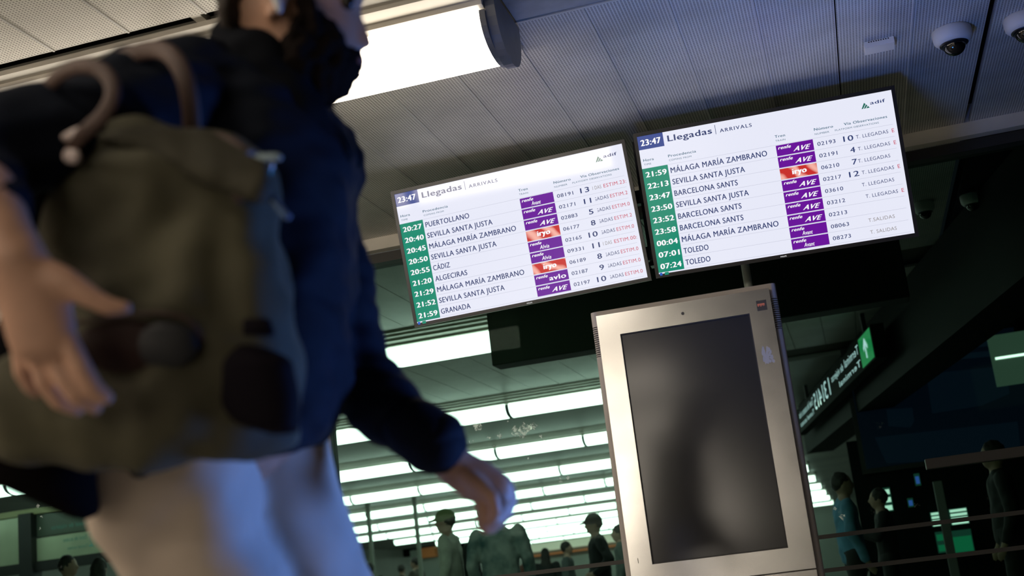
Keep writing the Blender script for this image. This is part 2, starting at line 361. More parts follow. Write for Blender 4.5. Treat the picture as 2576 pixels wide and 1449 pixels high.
# extra blade-shaped end plate of the visible row end
ex = prism('end_plate', [(y+0.012, z-H) for y, z in barrel(18, 0.19, 2.93, 0.225)], LX+0.003, LX+0.040, M['greymetal'], near); 
c = dup(near, (LE-2*LX, LY, H)); c['label'] = 'white linear ceiling light hidden behind the bearded man, next in the row'
c = dup(near, (LE-3*LX, LY, H)); c['label'] = 'white linear ceiling light farthest along the row above the backpack'
g0 = make_light(M['lampg'])
tag(g0, 'x', 'ceiling light', 'linear lights seen in the glass')
ORD = ['first', 'second', 'third', 'fourth', 'fifth', 'sixth', 'seventh', 'eighth', 'ninth', 'tenth', 'eleventh', 'twelfth', 'thirteenth', 'fourteenth', 'fifteenth', 'sixteenth', 'seventeenth', 'eighteenth']
first = True
# one joined mesh for the distant copies
bmj = bmesh.new()
for ch in g0.children:
    tmp = ch.data.copy(); 
    for p in tmp.polygons: p.material_index = {'lamp_diffuser_far': 0}.get(ch.data.materials[0].name, 1)
    bmj.from_mesh(tmp)
mj = bpy.data.meshes.new('ceiling_light'); bmj.to_mesh(mj); bmj.free(); mj.materials.append(M['lampg']); mj.materials.append(M['cream'])
for r in range(18):
    Y = 9.87+4*r; n = [4, 9, 8, 9, 10][r] if r < 5 else 10
    for k in range(n):
        loc = (LE-(k+1)*LX, Y, H)
        if r >= 11 and k < 9 and Y > 50: continue
        if r < 8:
            if first: o = g0; o.location = loc; first = False
            else: o = dup(g0, loc)
        else: o = bpy.data.objects.new('ceiling_light', mj); COL.objects.link(o); o.location = loc; o['category'] = 'ceiling light'
        o['label'] = 'greenish-white linear light in the %s row seen in the glass' % ORD[r]; o['group'] = 'lights of the %s row in the glass' % ORD[r]
for r in range(11, 18):
    for k in range(2):
        o = bpy.data.objects.new('ceiling_light', mj); COL.objects.link(o); o.location = (LE-(12+k-1)*LX, 9.87+4*r, H); o['category'] = 'ceiling light'
        o['label'] = 'greenish-white linear light in the %s row seen in the glass' % ORD[r]; o['group'] = 'lights of the %s row in the glass' % ORD[r]

# rows of the same lights over the hall behind the viewer (never in the frame; part of the ceiling)
bmr = bmesh.new()
for ch in near.children:
    if ch.name.startswith('end_plate'): continue
    tmp = ch.data.copy()
    for p in tmp.polygons: p.material_index = 0 if ch.data.materials[0].name == 'lamp_diffuser' else 1
    bmr.from_mesh(tmp)
mr = bpy.data.meshes.new('light_row'); bmr.to_mesh(mr); bmr.free(); mr.materials.append(M['lamp']); mr.materials.append(M['cream'])
for r in range(16):
    for k in range(8):
        o = bpy.data.objects.new('light_row', mr); COL.objects.link(o); o.parent = ceil; o.location = (LE-(k+1)*LX, 0.33-4*r, 0)

# ================================================================ ARRIVAL SCREENS
def pose(loc, yaw, tilt, roll):
    Mx = Matrix.Rotation(math.radians(yaw), 4, 'Z') @ Matrix.Rotation(math.radians(tilt), 4, 'X') @ Matrix.Rotation(math.radians(roll), 4, 'Y')
    return Matrix.Translation(loc) @ Mx
SW, SH = 1.206, 0.678
E = dict(white=emat('screen_white', srgb(231, 233, 248)), green=emat('screen_green', srgb(20, 138, 112)), navy=emat('screen_navy', srgb(52, 72, 142)), ink=emat('screen_ink', srgb(48, 62, 112)),
         teal=emat('screen_teal', srgb(52, 98, 122)), purple=emat('screen_purple', srgb(104, 16, 152)), red=emat('screen_red', srgb(200, 66, 92)), gold=emat('screen_grey', srgb(146, 140, 140)),
         line=emat('screen_line', srgb(196, 198, 216)), pure=emat('screen_pure', srgb(250, 250, 255)), logo=emat('screen_logo', srgb(30, 104, 88)), blue=emat('screen_blue', srgb(30, 90, 190)))
def iryo_mat():
    m = emat('screen_iryo', srgb(214, 70, 60)); nt = m.node_tree; b = nt.nodes['Principled BSDF']
    tc = nt.nodes.new('ShaderNodeTexCoord'); wv = nt.nodes.new('ShaderNodeTexWave'); wv.inputs['Scale'].default_value = 6; wv.inputs['Distortion'].default_value = 5; wv.bands_direction = 'DIAGONAL'
    r = nt.nodes.new('ShaderNodeValToRGB'); r.color_ramp.elements[0].color = (*srgb(200, 48, 44), 1); r.color_ramp.elements[1].color = (*srgb(246, 178, 164), 1); r.color_ramp.elements[0].position = 0.35
    nt.links.new(tc.outputs['Object'], wv.inputs['Vector']); nt.links.new(wv.outputs['Fac'], r.inputs[0]); nt.links.new(r.outputs[0], b.inputs['Emission Color']); return m
E['iryo'] = iryo_mat()
def screen(loc, yaw, tilt, roll, label, rows):
    t = empty('arrivals_screen', label=label, cat='information screen', group='pair of arrivals screens'); t.matrix_world = pose(loc, yaw, tilt, roll)
    box('screen_body', -0.615, 0.615, 0.004, 0.062, -0.353, 0.353, M['bezel'], t, 0.004)
    # bezel: four bars
    bm = bmesh.new(); w, h, a, b = 0.62, 0.3575, SW/2, SH/2
    add_box(bm, -w, -a, -0.006, 0.006, -h, h); add_box(bm, a, w, -0.006, 0.006, -h, h); add_box(bm, -a, a, -0.006, 0.006, b, h); add_box(bm, -a, a, -0.006, 0.006, -h, -b)
    from_bm('bezel', bm, M['bezel'], t)
    def rect(name, u0, v0, u1, v1, m, y=-0.0012, shear=0):
        me = bpy.data.meshes.new(name); P = [((u-0.5)*SW, y, (0.5-v)*SH) for u, v in ((u0, v1), (u1, v1), (u1, v0), (u0, v0))]
        me.from_pydata(P, [], [(0, 1, 2, 3)]); return link(name, me, m, t)
    X = lambda u: (u-0.5)*SW
    Z = lambda v: (0.5-v)*SH
    def T(s, u0, u1, vb, cap, bold=0.0, shear=0.0, space=1.0, y=-0.0035): return text_fit(s, X(u0), X(u1), Z(vb), cap*SH, y, bold, shear, space)
    box('display_panel', -SW/2, SW/2, -0.0005, 0.004, -SH/2, SH/2, E['white'], t)
    rect('clock_box', 0.0, 0.0, 0.104, 0.098, E['navy'])
    text_obj('clock_text', [T('23:47', 0.012, 0.092, 0.071, 0.042, 0.12)], E['pure'], t)
    text_obj('title_text', [T('Llegadas', 0.121, 0.298, 0.072, 0.042, 0.09), T('ARRIVALS', 0.330, 0.456, 0.076, 0.025, 0.05, 0, 1.25)], E['ink'], t)
    rect('title_divider', 0.3125, 0.016, 0.3145, 0.083, E['ink'], -0.0025)
    # emblem: green triangle with a slanted road, then the word
    me = bpy.data.meshes.new('emblem'); u0, u1, v0, v1 = 0.881, 0.907, 0.054, 0.094
    P = [(0.881, 0.094), (0.886, 0.094), (0.8955, 0.060), (0.890, 0.054), (0.889, 0.094), (0.897, 0.094), (0.900, 0.070), (0.897, 0.063), (0.900, 0.094), (0.910, 0.094), (0.903, 0.074)]
    P = [(0.880, 0.094), (0.8855, 0.094), (0.8975, 0.064), (0.8925, 0.054), (0.8885, 0.094), (0.8945, 0.094), (0.9035, 0.076), (0.899, 0.067), (0.8975, 0.094), (0.911, 0.094), (0.9052, 0.0795)]
    me.from_pydata([(X(u), -0.0025, Z(v)) for u, v in P], [], [(0, 1, 2, 3), (4, 5, 6, 7), (8, 9, 10)]); link('emblem', me, E['logo'], t)
    text_obj('emblem_text', [T('adif', 0.915, 0.971, 0.074, 0.022, 0.10)], E['ink'], t)
    text_obj('heading_text', [T('Hora', 0.011, 0.053, 0.184, 0.018, 0.05), T('Procedencia', 0.112, 0.224, 0.184, 0.018, 0.05), T('Tren', 0.537, 0.577, 0.184, 0.018, 0.05), T('Número', 0.690, 0.763, 0.184, 0.018, 0.05), T('Vía Observaciones', 0.805, 0.969, 0.184, 0.018, 0.05),
             T('TIME', 0.011, 0.040, 0.212, 0.012), T('COMING FROM', 0.113, 0.203, 0.212, 0.012, 0, 0, 1.1), T('TRAIN', 0.537, 0.576, 0.212, 0.012), T('NUMBER', 0.690, 0.746, 0.214, 0.012), T('PLATFORM OBSERVATIONS', 0.768, 0.935, 0.213, 0.012)], E['teal'], t)
    rect('time_column', 0.0, 0.234, 0.104, 0.990, E['green'])
    P0 = 0.235; DP = 0.0835
    bm = bmesh.new()
    for i in range(1 if 0 else 0, 10):
        v = P0+DP*i-0.001; q = [bm.verts.new((X(u), -0.0022, Z(vv))) for u, vv in ((0.107, v+0.0022), (0.985, v+0.0022), (0.985, v), (0.107, v))]; bm.faces.new(q)
    from_bm('row_lines', bm, E['line'], t)
    for i, (hh, dest, du, op, num, via, obs, oc, est, eu) in enumerate(rows):
        v = P0+DP*i
        text_obj('time_text', [T(hh, 0.012, 0.095, v+0.064, 0.037, 0.12)], E['pure'], t)
        text_obj('destination_text', [T(dest, 0.113, du, v+0.0635, 0.0385, 0.045)], E['ink'], t)
        mm = E['iryo'] if op == 'iryo' else E['purple']
        rect('operator_box', 0.535, v+0.004, 0.679, v+0.0795, mm)
        if op == 'iryo': tx = [T('iryo', 0.583, 0.636, v+0.055, 0.038, 0.16)]
        else:
            tx = [T('renfe', 0.543, 0.592, v+0.034, 0.022, 0.12, 0.25)]
            if op == 'AVE': tx += [T('AVE', 0.600, 0.668, v+0.064, 0.032, 0.12, 0.5)]
            elif op == 'avlo': tx += [T('avlo', 0.598, 0.668, v+0.062, 0.034, 0.12, 0)]
            else: tx += [T(op, 0.582, 0.622, v+0.070, 0.028, 0.04, 0.25)]
        text_obj('operator_text', tx, E['pure'], t)
        text_obj('number_text', [T(num, 0.694, 0.763, v+0.057, 0.026, 0.03)], E['ink'], t)
        if via: text_obj('platform_text', [T(via, 0.831-(0.030 if via == '11' else 0.037) if len(via) == 2 else 0.831-0.018, 0.831, v+0.061, 0.037, 0.06)], E['ink'], t)
        if obs:
            clipm = None
            if obs == 'GADAS': pr = [T('GADAS', 0.842, 0.905, v+0.055, 0.026)]; clipm = X(0.849)
            elif obs == 'DAS': pr = [T('I DAS', 0.846, 0.883, v+0.055, 0.026)]
            else: pr = [T(obs, eu-0.122 if obs == 'T. LLEGADAS' else eu-0.100, eu, v+0.055, 0.024, 0.0)]
            text_obj('notice_text', pr, E['gold'] if oc else E['ink'], t, clip_min=clipm)
        if est:
            wd = {'ESTIM.23:': (0.893, 0.988), 'ESTIM.00:': (0.893, 0.988), 'E': (0.978, 0.987)}.get(est, (0.912, 0.985))
            text_obj('delay_text', [T(est, wd[0], wd[1], v+0.055, 0.026)], E['red'], t)
    # maker's badge and status marks on the bezel
    text_obj('maker_badge', [text_fit('PHILIPS', -0.018, 0.010, -SH/2-0.0135, 0.006, -0.0075, 0.1)], emat('badge_white', (0.6, 0.6, 0.6)), t)
    rect('status_mark', 0.004, 0.992, 0.014, 1.012, E['blue'], -0.0075); rect('status_mark', 0.024, 0.992, 0.040, 1.012, E['green'], -0.0075)
    return t
LR = [('20:27', 'PUERTOLLANO', 0.308, 'Avant', '08191', '13', 'DAS', 1, 'ESTIM.23:', 0), ('20:40', 'SEVILLA SANTA JUSTA', 0.402, 'AVE', '02171', '11', 'GADAS', 0, 'ESTIM.2', 0), ('20:45', 'MÁLAGA MARÍA ZAMBRANO', 0.497, 'AVE', '02883', '5', 'GADAS', 0, 'ESTIM.0', 0),
      ('20:50', 'SEVILLA SANTA JUSTA', 0.402, 'iryo', '06177', '8', 'GADAS', 0, 'ESTIM.2', 0), ('20:55', 'CÁDIZ', 0.187, 'Alvia', '02165', '10', 'GADAS', 0, 'ESTIM.0', 0), ('21:20', 'ALGECIRAS', 0.255, 'Alvia', '09331', '11', 'DAS', 1, 'ESTIM.00:', 0),
      ('21:29', 'MÁLAGA MARÍA ZAMBRANO', 0.497, 'iryo', '06189', '8', 'GADAS', 0, 'ESTIM.0', 0), ('21:52', 'SEVILLA SANTA JUSTA', 0.402, 'avlo', '02187', '9', 'GADAS', 0, 'ESTIM.0', 0), ('21:59', 'GRANADA', 0.243, 'AVE', '02197', '10', 'GADAS', 0, 'ESTIM.0', 0)]
RR = [('21:59', 'MÁLAGA MARÍA ZAMBRANO', 0.497, 'AVE', '02193', '10', 'T. LLEGADAS', 0, 'E', 0.964), ('22:13', 'SEVILLA SANTA JUSTA', 0.402, 'AVE', '02191', '4', 'T. LLEGADAS', 0, 'E', 0.964), ('23:47', 'BARCELONA SANTS', 0.366, 'iryo', '06210', '7', 'T. LLEGADAS', 0, '', 0.957),
      ('23:50', 'SEVILLA SANTA JUSTA', 0.402, 'AVE', '02217', '12', 'T. LLEGADAS', 0, 'E', 0.964), ('23:52', 'BARCELONA SANTS', 0.366, 'AVE', '03610', '', 'T. LLEGADAS', 0, '', 0.957), ('23:58', 'BARCELONA SANTS', 0.366, 'AVE', '03212', '', 'T. LLEGADAS', 0, 'E', 0.964),
      ('00:04', 'MÁLAGA MARÍA ZAMBRANO', 0.497, 'AVE', '02213', '', '', 0, '', 0), ('07:01', 'TOLEDO', 0.212, 'Avant', '08063', '', 'T.SALIDAS', 1, '', 0.937), ('07:24', 'TOLEDO', 0.212, 'Avant', '08273', '', 'T. SALIDAS', 1, '', 0.937)]
screen((-1.427, 5.949, 2.509), 1.22, 9.9, -1.52, 'arrivals screen with orange-red delay column, first train to PUERTOLLANO, lower of the two', LR)
screen((-0.1436, 5.900, 2.506), 1.44, 13.0, 0.59, 'arrivals screen above the kiosk, last two rows TOLEDO, dark bezel', RR)
# carrying frame behind the screens
fr = empty('screen_bracket', (-0.78, 6.13, 2.5), label='black ceiling bracket carrying the two arrivals screens', cat='bracket')
box('crossbar', -1.15, 1.15, -0.02, 0.03, 0.10, 0.17, M['bezel'], fr); box('crossbar', -1.15, 1.15, -0.02, 0.03, -0.20, -0.13, M['bezel'], fr)
for x in (-0.95, -0.35, 0.35, 0.95): box('mount_arm', x-0.02, x+0.02, -0.135, 0.0, -0.19, -0.14, M['bezel'], fr)
for x in (-0.70, 0.0, 0.70): box('drop_post', x-0.035, x+0.035, 0.03, 0.09, -0.22, 0.448, M['bezel'], fr)
pl = tube('steel_pole', [(-0.36, 6.35, 0.0), (-0.36, 6.35, 1.5), (-0.36, 6.35, 2.93)], 0.022, mat('pale_steel', (0.35, 0.40, 0.36), 0.4), up=(1, 0, 0)); tag(pl, 'thin pale steel pole showing between the screens and the kiosk', 'pole')

# ================================================================ KIOSK
k = empty('information_kiosk', (-0.524, 4.685, 0), (0, 0, math.radians(2.2)), label='tall stainless-steel information kiosk with a dark portrait display', cat='kiosk')
def kiosk_profile(hw, d0, d1, r):
    pts = []
    for cx, cy, a0 in ((hw-0.02, d0+0.02, -90), (hw-r, d1-r, 0), (-hw+r, d1-r, 90), (-hw+0.02, d0+0.02, 180)):
        rr = 0.02 if cy < (d0+d1)/2 else r
        for i in range(7): a = math.radians(a0+15*i); pts.append((cx+rr*math.cos(a), cy+rr*math.sin(a)))
    return pts
def vprism(name, prof, z0, z1, m, parent, smooth=True):
    bm = bmesh.new(); a = [bm.verts.new((x, y, z0)) for x, y in prof]; b = [bm.verts.new((x, y, z1)) for x, y in prof]; n = len(prof)
    for i in range(n): j = (i+1) % n; bm.faces.new((a[i], a[j], b[j], b[i]))
    bm.faces.new(a[::-1]); bm.faces.new(b); bmesh.ops.recalc_face_normals(bm, faces=bm.faces)
    o = from_bm(name, bm, m, parent, False); return o
kp = kiosk_profile(0.356, 0.03, 0.24, 0.10)
vprism('housing', kp, 0.05, 1.600, M['housing'], k); vprism('housing_top', kp, 1.718, 1.776, M['housing'], k)
vprism('vent_core', kiosk_profile(0.330, 0.04, 0.22, 0.09), 1.600, 1.718, M['black'], k)
for i in range(14): vprism('vent_slat', kp, 1.6035+i*0.0082, 1.6075+i*0.0082, M['housing'], k)
# face plate with the display opening
def frame_plate(name, x0, x1, z0, z1, a0, a1, c0, c1, y0, y1, m):
    bm = bmesh.new(); add_box(bm, x0, a0, y0, y1, z0, z1); add_box(bm, a1, x1, y0, y1, z0, z1); add_box(bm, a0, a1, y0, y1, c1, z1); add_box(bm, a0, a1, y0, y1, z0, c0)
    bmesh.ops.remove_doubles(bm, verts=bm.verts, dist=0.0001); return from_bm(name, bm, m, k)
def steel_face():
    m = M['steel'].copy(); m.name = 'stainless_face'; nt = m.node_tree; b = nt.nodes['Principled BSDF']
    tc = nt.nodes.new('ShaderNodeTexCoord'); n = nt.nodes.new('ShaderNodeTexNoise'); n.inputs['Scale'].default_value = 14; n.inputs['Detail'].default_value = 8
    r = nt.nodes.new('ShaderNodeMapRange'); r.inputs['To Min'].default_value = 0.17; r.inputs['To Max'].default_value = 0.20; r.inputs['From Min'].default_value = 0.3; r.inputs['From Max'].default_value = 0.7
    nt.links.new(tc.outputs['Object'], n.inputs['Vector']); nt.links.new(n.outputs['Fac'], r.inputs[0]); nt.links.new(r.outputs[0], b.inputs['Roughness']); return m
M['steelface'] = steel_face()
frame_plate('face_plate', -0.33, 0.33, 0.723, 1.753, -0.247, 0.245, 0.804, 1.669, 0.0, 0.026, M['steelface'])
frame_plate('display_gasket', -0.249, 0.247, 0.802, 1.671, -0.243, 0.241, 0.808, 1.665, 0.004, 0.020, M['black'])
box('display_glass', -0.246, 0.244, 0.010, 0.018, 0.805, 1.668, M['kdisplay'], k)
box('lower_panel', -0.33, 0.33, 0.0, 0.026, 0.12, 0.718, M['steelface'], k)
box('plinth', -0.34, 0.34, 0.01, 0.23, 0.0, 0.05, M['black'], k)
bm = bmesh.new(); bmesh.ops.create_cone(bm, cap_ends=True, segments=20, radius1=0.0058, radius2=0.0058, depth=0.003); bmesh.ops.rotate(bm, verts=bm.verts, matrix=Matrix.Rotation(PI/2, 3, 'X')); bmesh.ops.translate(bm, verts=bm.verts, vec=(0.0, -0.001, 1.709))
from_bm('camera_lens', bm, M['bezel'], k)
st = box('sticker', 0.276, 0.313, -0.0012, 0.0, 1.672, 1.711, mat('sticker_black', (0.02, 0.018, 0.02), 0.4), k)
# scribbled orange lettering with drips on the sticker
bm = bmesh.new(); zz = 1.696
for i, (x, h) in enumerate(((0.280, 9), (0.279, 6), (0.282, 8), (0.285, 5), (0.288, 9), (0.291, 10), (0.294, 7), (0.297, 6), (0.300, 9), (0.303, 8))):
    hh = h*0.001; q = [bm.verts.new(p) for p in ((x, -0.0016, zz-hh*0.9), (x+0.0012, -0.0016, zz-hh*0.9), (x+0.0026, -0.0016, zz+0.003), (x-0.0004, -0.0016, zz+0.003-0.001*(i % 2)))]; bm.faces.new(q)
from_bm('sticker_lettering', bm, mat('sticker_orange', (0.75, 0.18, 0.08), 0.5), k)
box('slot', -0.298, -0.296, -0.001, 0.0, 0.814, 0.832, M['black'], k)
# pale glue residue left by a torn-off label
bm = bmesh.new()
for i in range(26):
    x = 0.268+random.random()*0.036; z = 1.475+random.random()*0.055; a = 0.003+random.random()*0.004; b_ = 0.004+random.random()*0.011
    q = [bm.verts.new((x+a*math.cos(t)*random.uniform(.7, 1.2), -0.0006-0.00001*i, z+b_*math.sin(t)*random.uniform(.7, 1.2))) for t in [j*PI/4 for j in range(8)]]; bm.faces.new(q)
tag(from_bm('glue_residue', bm, mat('glue', (0.36, 0.34, 0.31), 0.8), k), kind='stuff')

# ================================================================ CEILING FITTINGS
def dome(px, py, label, z=H, s=1.0):
    p = Wz(px, py, z); t = empty('dome_camera', p, label=label, cat='security camera', group='dome cameras on the ceiling'); r = 0.083*s
    lathe('mount', [(r*0.97, 0.0), (r*1.02, -0.004), (r*1.02, -0.030), (r*0.98, -0.052), (r*0.80, -0.068), (r*0.70, -0.069)], mat('cam_white', (0.62, 0.62, 0.62), 0.45), t)
    lathe('trim_ring', [(r*0.74, -0.060), (r*0.74, -0.072), (r*0.60, -0.074)], M['bezel'], t)
    lathe('dome_bubble', [(r*0.60*math.cos(a), -0.072-r*0.60*math.sin(a)) for a in [i*PI/2/10 for i in range(10)]], mat('smoked_dome', (0.004, 0.004, 0.005), 0.05, spec=0.8), t)
    return t
dome(2392, 75, 'white dome security camera beside the dark ceiling gap, right of the small vent box')
dome(2572, 42, 'white dome security camera cut by the right edge of the photo')
p = Wz(2210, 108, H); t = empty('vent_box', p, label='small cream plastic box with slots on the ceiling, left of the dome cameras', cat='sensor')
box('cover', -0.065, 0.065, -0.045, 0.040, -0.030, 0.0, mat('cream_plastic', (0.86, 0.80, 0.72), 0.5), t, 0.002)
box('slot_rib', -0.055, 0.055, 0.040, 0.047, -0.022, 0.0, mat('cream_plastic', (0.62, 0.57, 0.50), 0.5), t)
for i in range(9): box('slot', -0.046+i*0.0105, -0.0405+i*0.0105, -0.0462, -0.0452, -0.008, -0.003, M['black'], t)

# ================================================================ REFLECTED HALL, BUILT AS MIRRORED GEOMETRY BEHIND THE GLASS
hb = empty('screen_enclosure', (-0.87, 8.3, 2.56), label='large black box hanging in the glass, behind the arrivals screens', cat='display housing')
box('shell', -1.39, 1.39, -0.10, 0.10, -0.27, 0.27, M['black'], hb, 0.01)
for x in (-0.8, 0.8): box('hanger', x-0.03, x+0.03, -0.03, 0.03, 0.27, 0.39, M['black'], hb)
for px, py in ((2322, 510), (2440, 490)):
    p = Wz(px, py, H); d = dome(px, py, 'dark dome camera seen in the glass %s' % ('nearer the right screen' if px < 2400 else 'farther from the right screen'), H, 0.8)
# sign gantry running away from the viewer
A = Wz(2213, 858, 2.58); A = Vector((0.40, 11.6, 2.58)); B = Vector((-0.53, 17.2, 2.58)); dv = (A-B); Ls = dv.length; ang = math.atan2(dv.y, dv.x)
sg = empty('platform_sign', B, (0, 0, ang), label='dark overhead sign with mirrored white platform numbers and a green arrow', cat='sign')
box('sign_board', -0.6, Ls+0.02, -0.06, 0.06, -0.155, 0.155, mat('sign_black', (0.006, 0.009, 0.007), 0.8, spec=0.05), sg, 0.005)
E['signw'] = emat('sign_white', (0.75, 0.85, 1.0), 1.3); E['signg'] = emat('sign_green', (0.02, 0.30, 0.10), 1.0)
# which face looks at the camera: local -y or +y
nv = Vector((math.sin(ang), -math.cos(ang), 0)); side = -1 if nv.dot(CAM-B) > 0 else 1
def S(s, f0, f1, zb, cap, bold=0.0): 
    vs, fs = text_fit(s, f0*Ls, f1*Ls, zb, cap, side*0.066, bold, 0, 1.0, mirror=True); return vs, (fs if side < 0 else [f[::-1] for f in fs])
box('arrow_panel', 0.885*Ls, 0.995*Ls, side*0.062-0.002, side*0.062+0.002, -0.135, 0.135, E['signg'], sg)
me = bpy.data.meshes.new('arrow'); xc = 0.94*Ls
q = [(xc-0.02, -0.09), (xc+0.02, -0.09), (xc+0.02, 0.03), (xc+0.10, -0.02), (xc+0.10, 0.02), (xc, 0.10), (xc-0.10, 0.02), (xc-0.10, -0.02), (xc-0.02, 0.03)]
me.from_pydata([(x, side*0.068, z) for x, z in q], [], [list(range(9))]); link('arrow', me, E['signw'], sg)
text_obj('sign_text', [S('Terminal', 0.72, 0.875, 0.02, 0.085), S('de viajeros', 0.55, 0.70, 0.02, 0.075), S('Terminal', 0.63, 0.875, -0.10, 0.06)], E['signw'], sg)
text_obj('platform_numbers', [S('13', 0.44, 0.515, -0.08, 0.19, 0.01), S('14', 0.355, 0.42, -0.08, 0.19, 0.01), S('15', 0.275, 0.335, -0.08, 0.19, 0.01)], E['signw'], sg)
text_obj('sign_text', [S('Túnel de acceso a vías', 0.0, 0.26, 0.01, 0.085), S('Tunnel access', 0.0, 0.25, -0.10, 0.06)], E['signw'], sg)
for f in (0.1, 0.9): box('hanger', f*Ls-0.02, f*Ls+0.02, -0.02, 0.02, 0.155, 0.37, M['black'], sg)
sf = empty('bulkhead_beam', B, (0, 0, ang), kind='structure'); sf.name = 'beam_1'
box('beam_face', -1.5, Ls+6.5, -0.52, -0.14, -0.34, 0.36, M['dark'], sf) if side > 0 else box('beam_face', -1.5, Ls+6.5, 0.14, 0.52, -0.34, 0.36, M['dark'], sf)
# dark side wall and poster wall on the right
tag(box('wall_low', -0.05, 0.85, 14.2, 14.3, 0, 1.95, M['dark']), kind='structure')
tag(box('wall_light_blocker', 0.42, 0.52, -66, -1.2, 0, 3.0, M['dark']), kind='structure')  # added, out of view: darkens the kiosk's right-hand reflections and the right ceiling
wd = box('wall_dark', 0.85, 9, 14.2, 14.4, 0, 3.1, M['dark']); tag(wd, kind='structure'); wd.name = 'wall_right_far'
cn = Wy(2180, 1180, 14.1); c2 = Wy(2560, 870, 14.1)
ps = empty('wall_poster', (0.0, 14.15, 0), label='large dark blue advertising poster on the far wall at right', cat='poster')
x0, x1, z0, z1 = cn.x, c2.x, cn.z, Wy(2500, 830, 14.1).z
box('poster_frame', x0-0.05, x1+0.05, -0.03, 0.03, z0-0.05, z1+0.05, M['black'], ps)
box('poster_print', x0, x1, -0.036, -0.030, z0, z1, emat('poster_blue', (0.0010, 0.0030, 0.0075)), ps)
pb = emat('poster_pale', (0.0022, 0.0062, 0.0135))
def blob2(name, pts, y, m):
    me = bpy.data.meshes.new(name); V = [Wy(px, py, 14.1) for px, py in pts]; me.from_pydata([(v.x, y, v.z) for v in V], [], [list(range(len(V)))]); return link(name, me, m, ps)
blob2('poster_motif', [(2230, 1030), (2295, 1025), (2300, 1060), (2290, 1075), (2235, 1072)], -0.038, pb)
blob2('poster_motif', [(2330, 940), (2530, 920), (2540, 990), (2470, 1020), (2345, 1040)], -0.038, pb)
blob2('poster_motif', [(2200, 1100), (2560, 1060), (2570, 1150), (2230, 1165)], -0.038, pb)
for i in range(3): blob2('poster_lettering', [(2390+i*-22, 842+i*27), (2492, 828+i*27), (2496, 842+i*27), (2392+i*-22, 856+i*27)], -0.040, emat('poster_text', (0.003, 0.008, 0.016)))
# grey-green lit panel with a tube at the right edge
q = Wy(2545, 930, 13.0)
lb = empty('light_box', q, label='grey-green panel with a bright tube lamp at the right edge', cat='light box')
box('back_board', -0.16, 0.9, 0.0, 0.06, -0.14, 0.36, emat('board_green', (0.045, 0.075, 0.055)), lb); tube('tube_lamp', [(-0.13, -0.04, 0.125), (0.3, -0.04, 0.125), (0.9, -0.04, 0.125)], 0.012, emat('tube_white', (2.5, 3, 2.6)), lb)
# bright glimpses low at right; stacked glowing bars imitate twice-reflected lamps
def glimpse(px0, px1, py0, py1, Y, n, label, m, name='lamp_reflection', cat='window light'):
    a = Wy(px0, py1, Y); b = Wy(px1, py0, Y); t = empty(name, a, label=label, cat=cat); hgt = b.z-a.z
    box('backing', 0, b.x-a.x, 0.03, 0.06, 0, hgt, emat('glimpse_back', (0.01, 0.05, 0.035)), t)
    for i in range(n): box('light_bar', 0.01, b.x-a.x-0.01, 0.0, 0.03, hgt*(i+0.15)/n, hgt*(i+0.75)/n, m, t)
    return t
g1 = emat('glimpse_white', (0.75, 1.0, 0.88), 1.3); g2 = emat('glimpse_teal', (0.05, 0.45, 0.30), 0.8); g3 = emat('glimpse_green', (0.010, 0.22, 0.10), 0.7)
GW = 14.14
glimpse(2346, 2384, 1283, 1326, GW, 4, 'small bright reflection of lamps as stacked bars, left of the thin grey post', g1)
glimpse(2394, 2432, 1275, 1322, GW, 4, 'small bright reflection of lamps as stacked bars, right of the thin grey post', g1)
glimpse(2362, 2384, 1335, 1392, GW, 2, 'dim green lit panel low behind the thin grey post', g3, 'green_panel', 'light panel')
glimpse(2404, 2442, 1330, 1400, GW, 1, 'bright green lit panel right of the thin grey post', g3, 'green_panel', 'light panel')
glimpse(2208, 2238, 1225, 1290, GW, 3, 'small lit opening beside the black standing silhouette', g1, 'lit_opening', 'window light')
glimpse(2304, 2312, 1190, 1222, GW, 1, 'tiny blue glowing screen just under the dark poster', emat('blue_glow', (0.06, 0.16, 0.7), 0.7), 'small_screen', 'screen')
glimpse(2286, 2296, 1252, 1276, GW, 1, 'small blue glowing screen lower down, above the push rail', emat('blue_glow', (0.06, 0.16, 0.7), 0.7), 'small_screen', 'screen')
a = Wy(2385, 1330, 13.0); tag(box('grey_post', a.x-0.06, a.x+0.02, 12.9, 13.0, 0, Wy(2370, 1210, 13).z, mat('post_grey', (0.12, 0.13, 0.12), 0.5)), 'thin grey post between the two bright lamp reflections at right', 'post')
# far shop fascia
def fascia(px0, px1, py0, py1, Y, m, label, name='shop_fascia'):
    Y -= 0.02
    a = Wy(px0, py1, Y); b = Wy(px1, py0, Y); o = box(name, a.x, b.x, Y-0.3, Y, a.z, b.z, m); return tag(o, label, 'shop sign')
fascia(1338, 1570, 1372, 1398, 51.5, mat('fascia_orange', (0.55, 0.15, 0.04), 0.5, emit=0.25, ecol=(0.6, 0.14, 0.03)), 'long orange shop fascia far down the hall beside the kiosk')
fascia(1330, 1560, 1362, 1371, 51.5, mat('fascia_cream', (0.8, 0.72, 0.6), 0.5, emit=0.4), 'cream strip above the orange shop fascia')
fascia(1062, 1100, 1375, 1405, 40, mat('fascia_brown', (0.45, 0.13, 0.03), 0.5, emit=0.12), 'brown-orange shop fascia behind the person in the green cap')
a = Wy(1062, 1405, 40); b = Wy(1100, 1375, 40); tag(box('wall_shop', a.x-0.4, b.x+0.4, 40, 40.3, 0, 2.6, mat('far_wall', (0.3, 0.33, 0.3))), kind='structure')
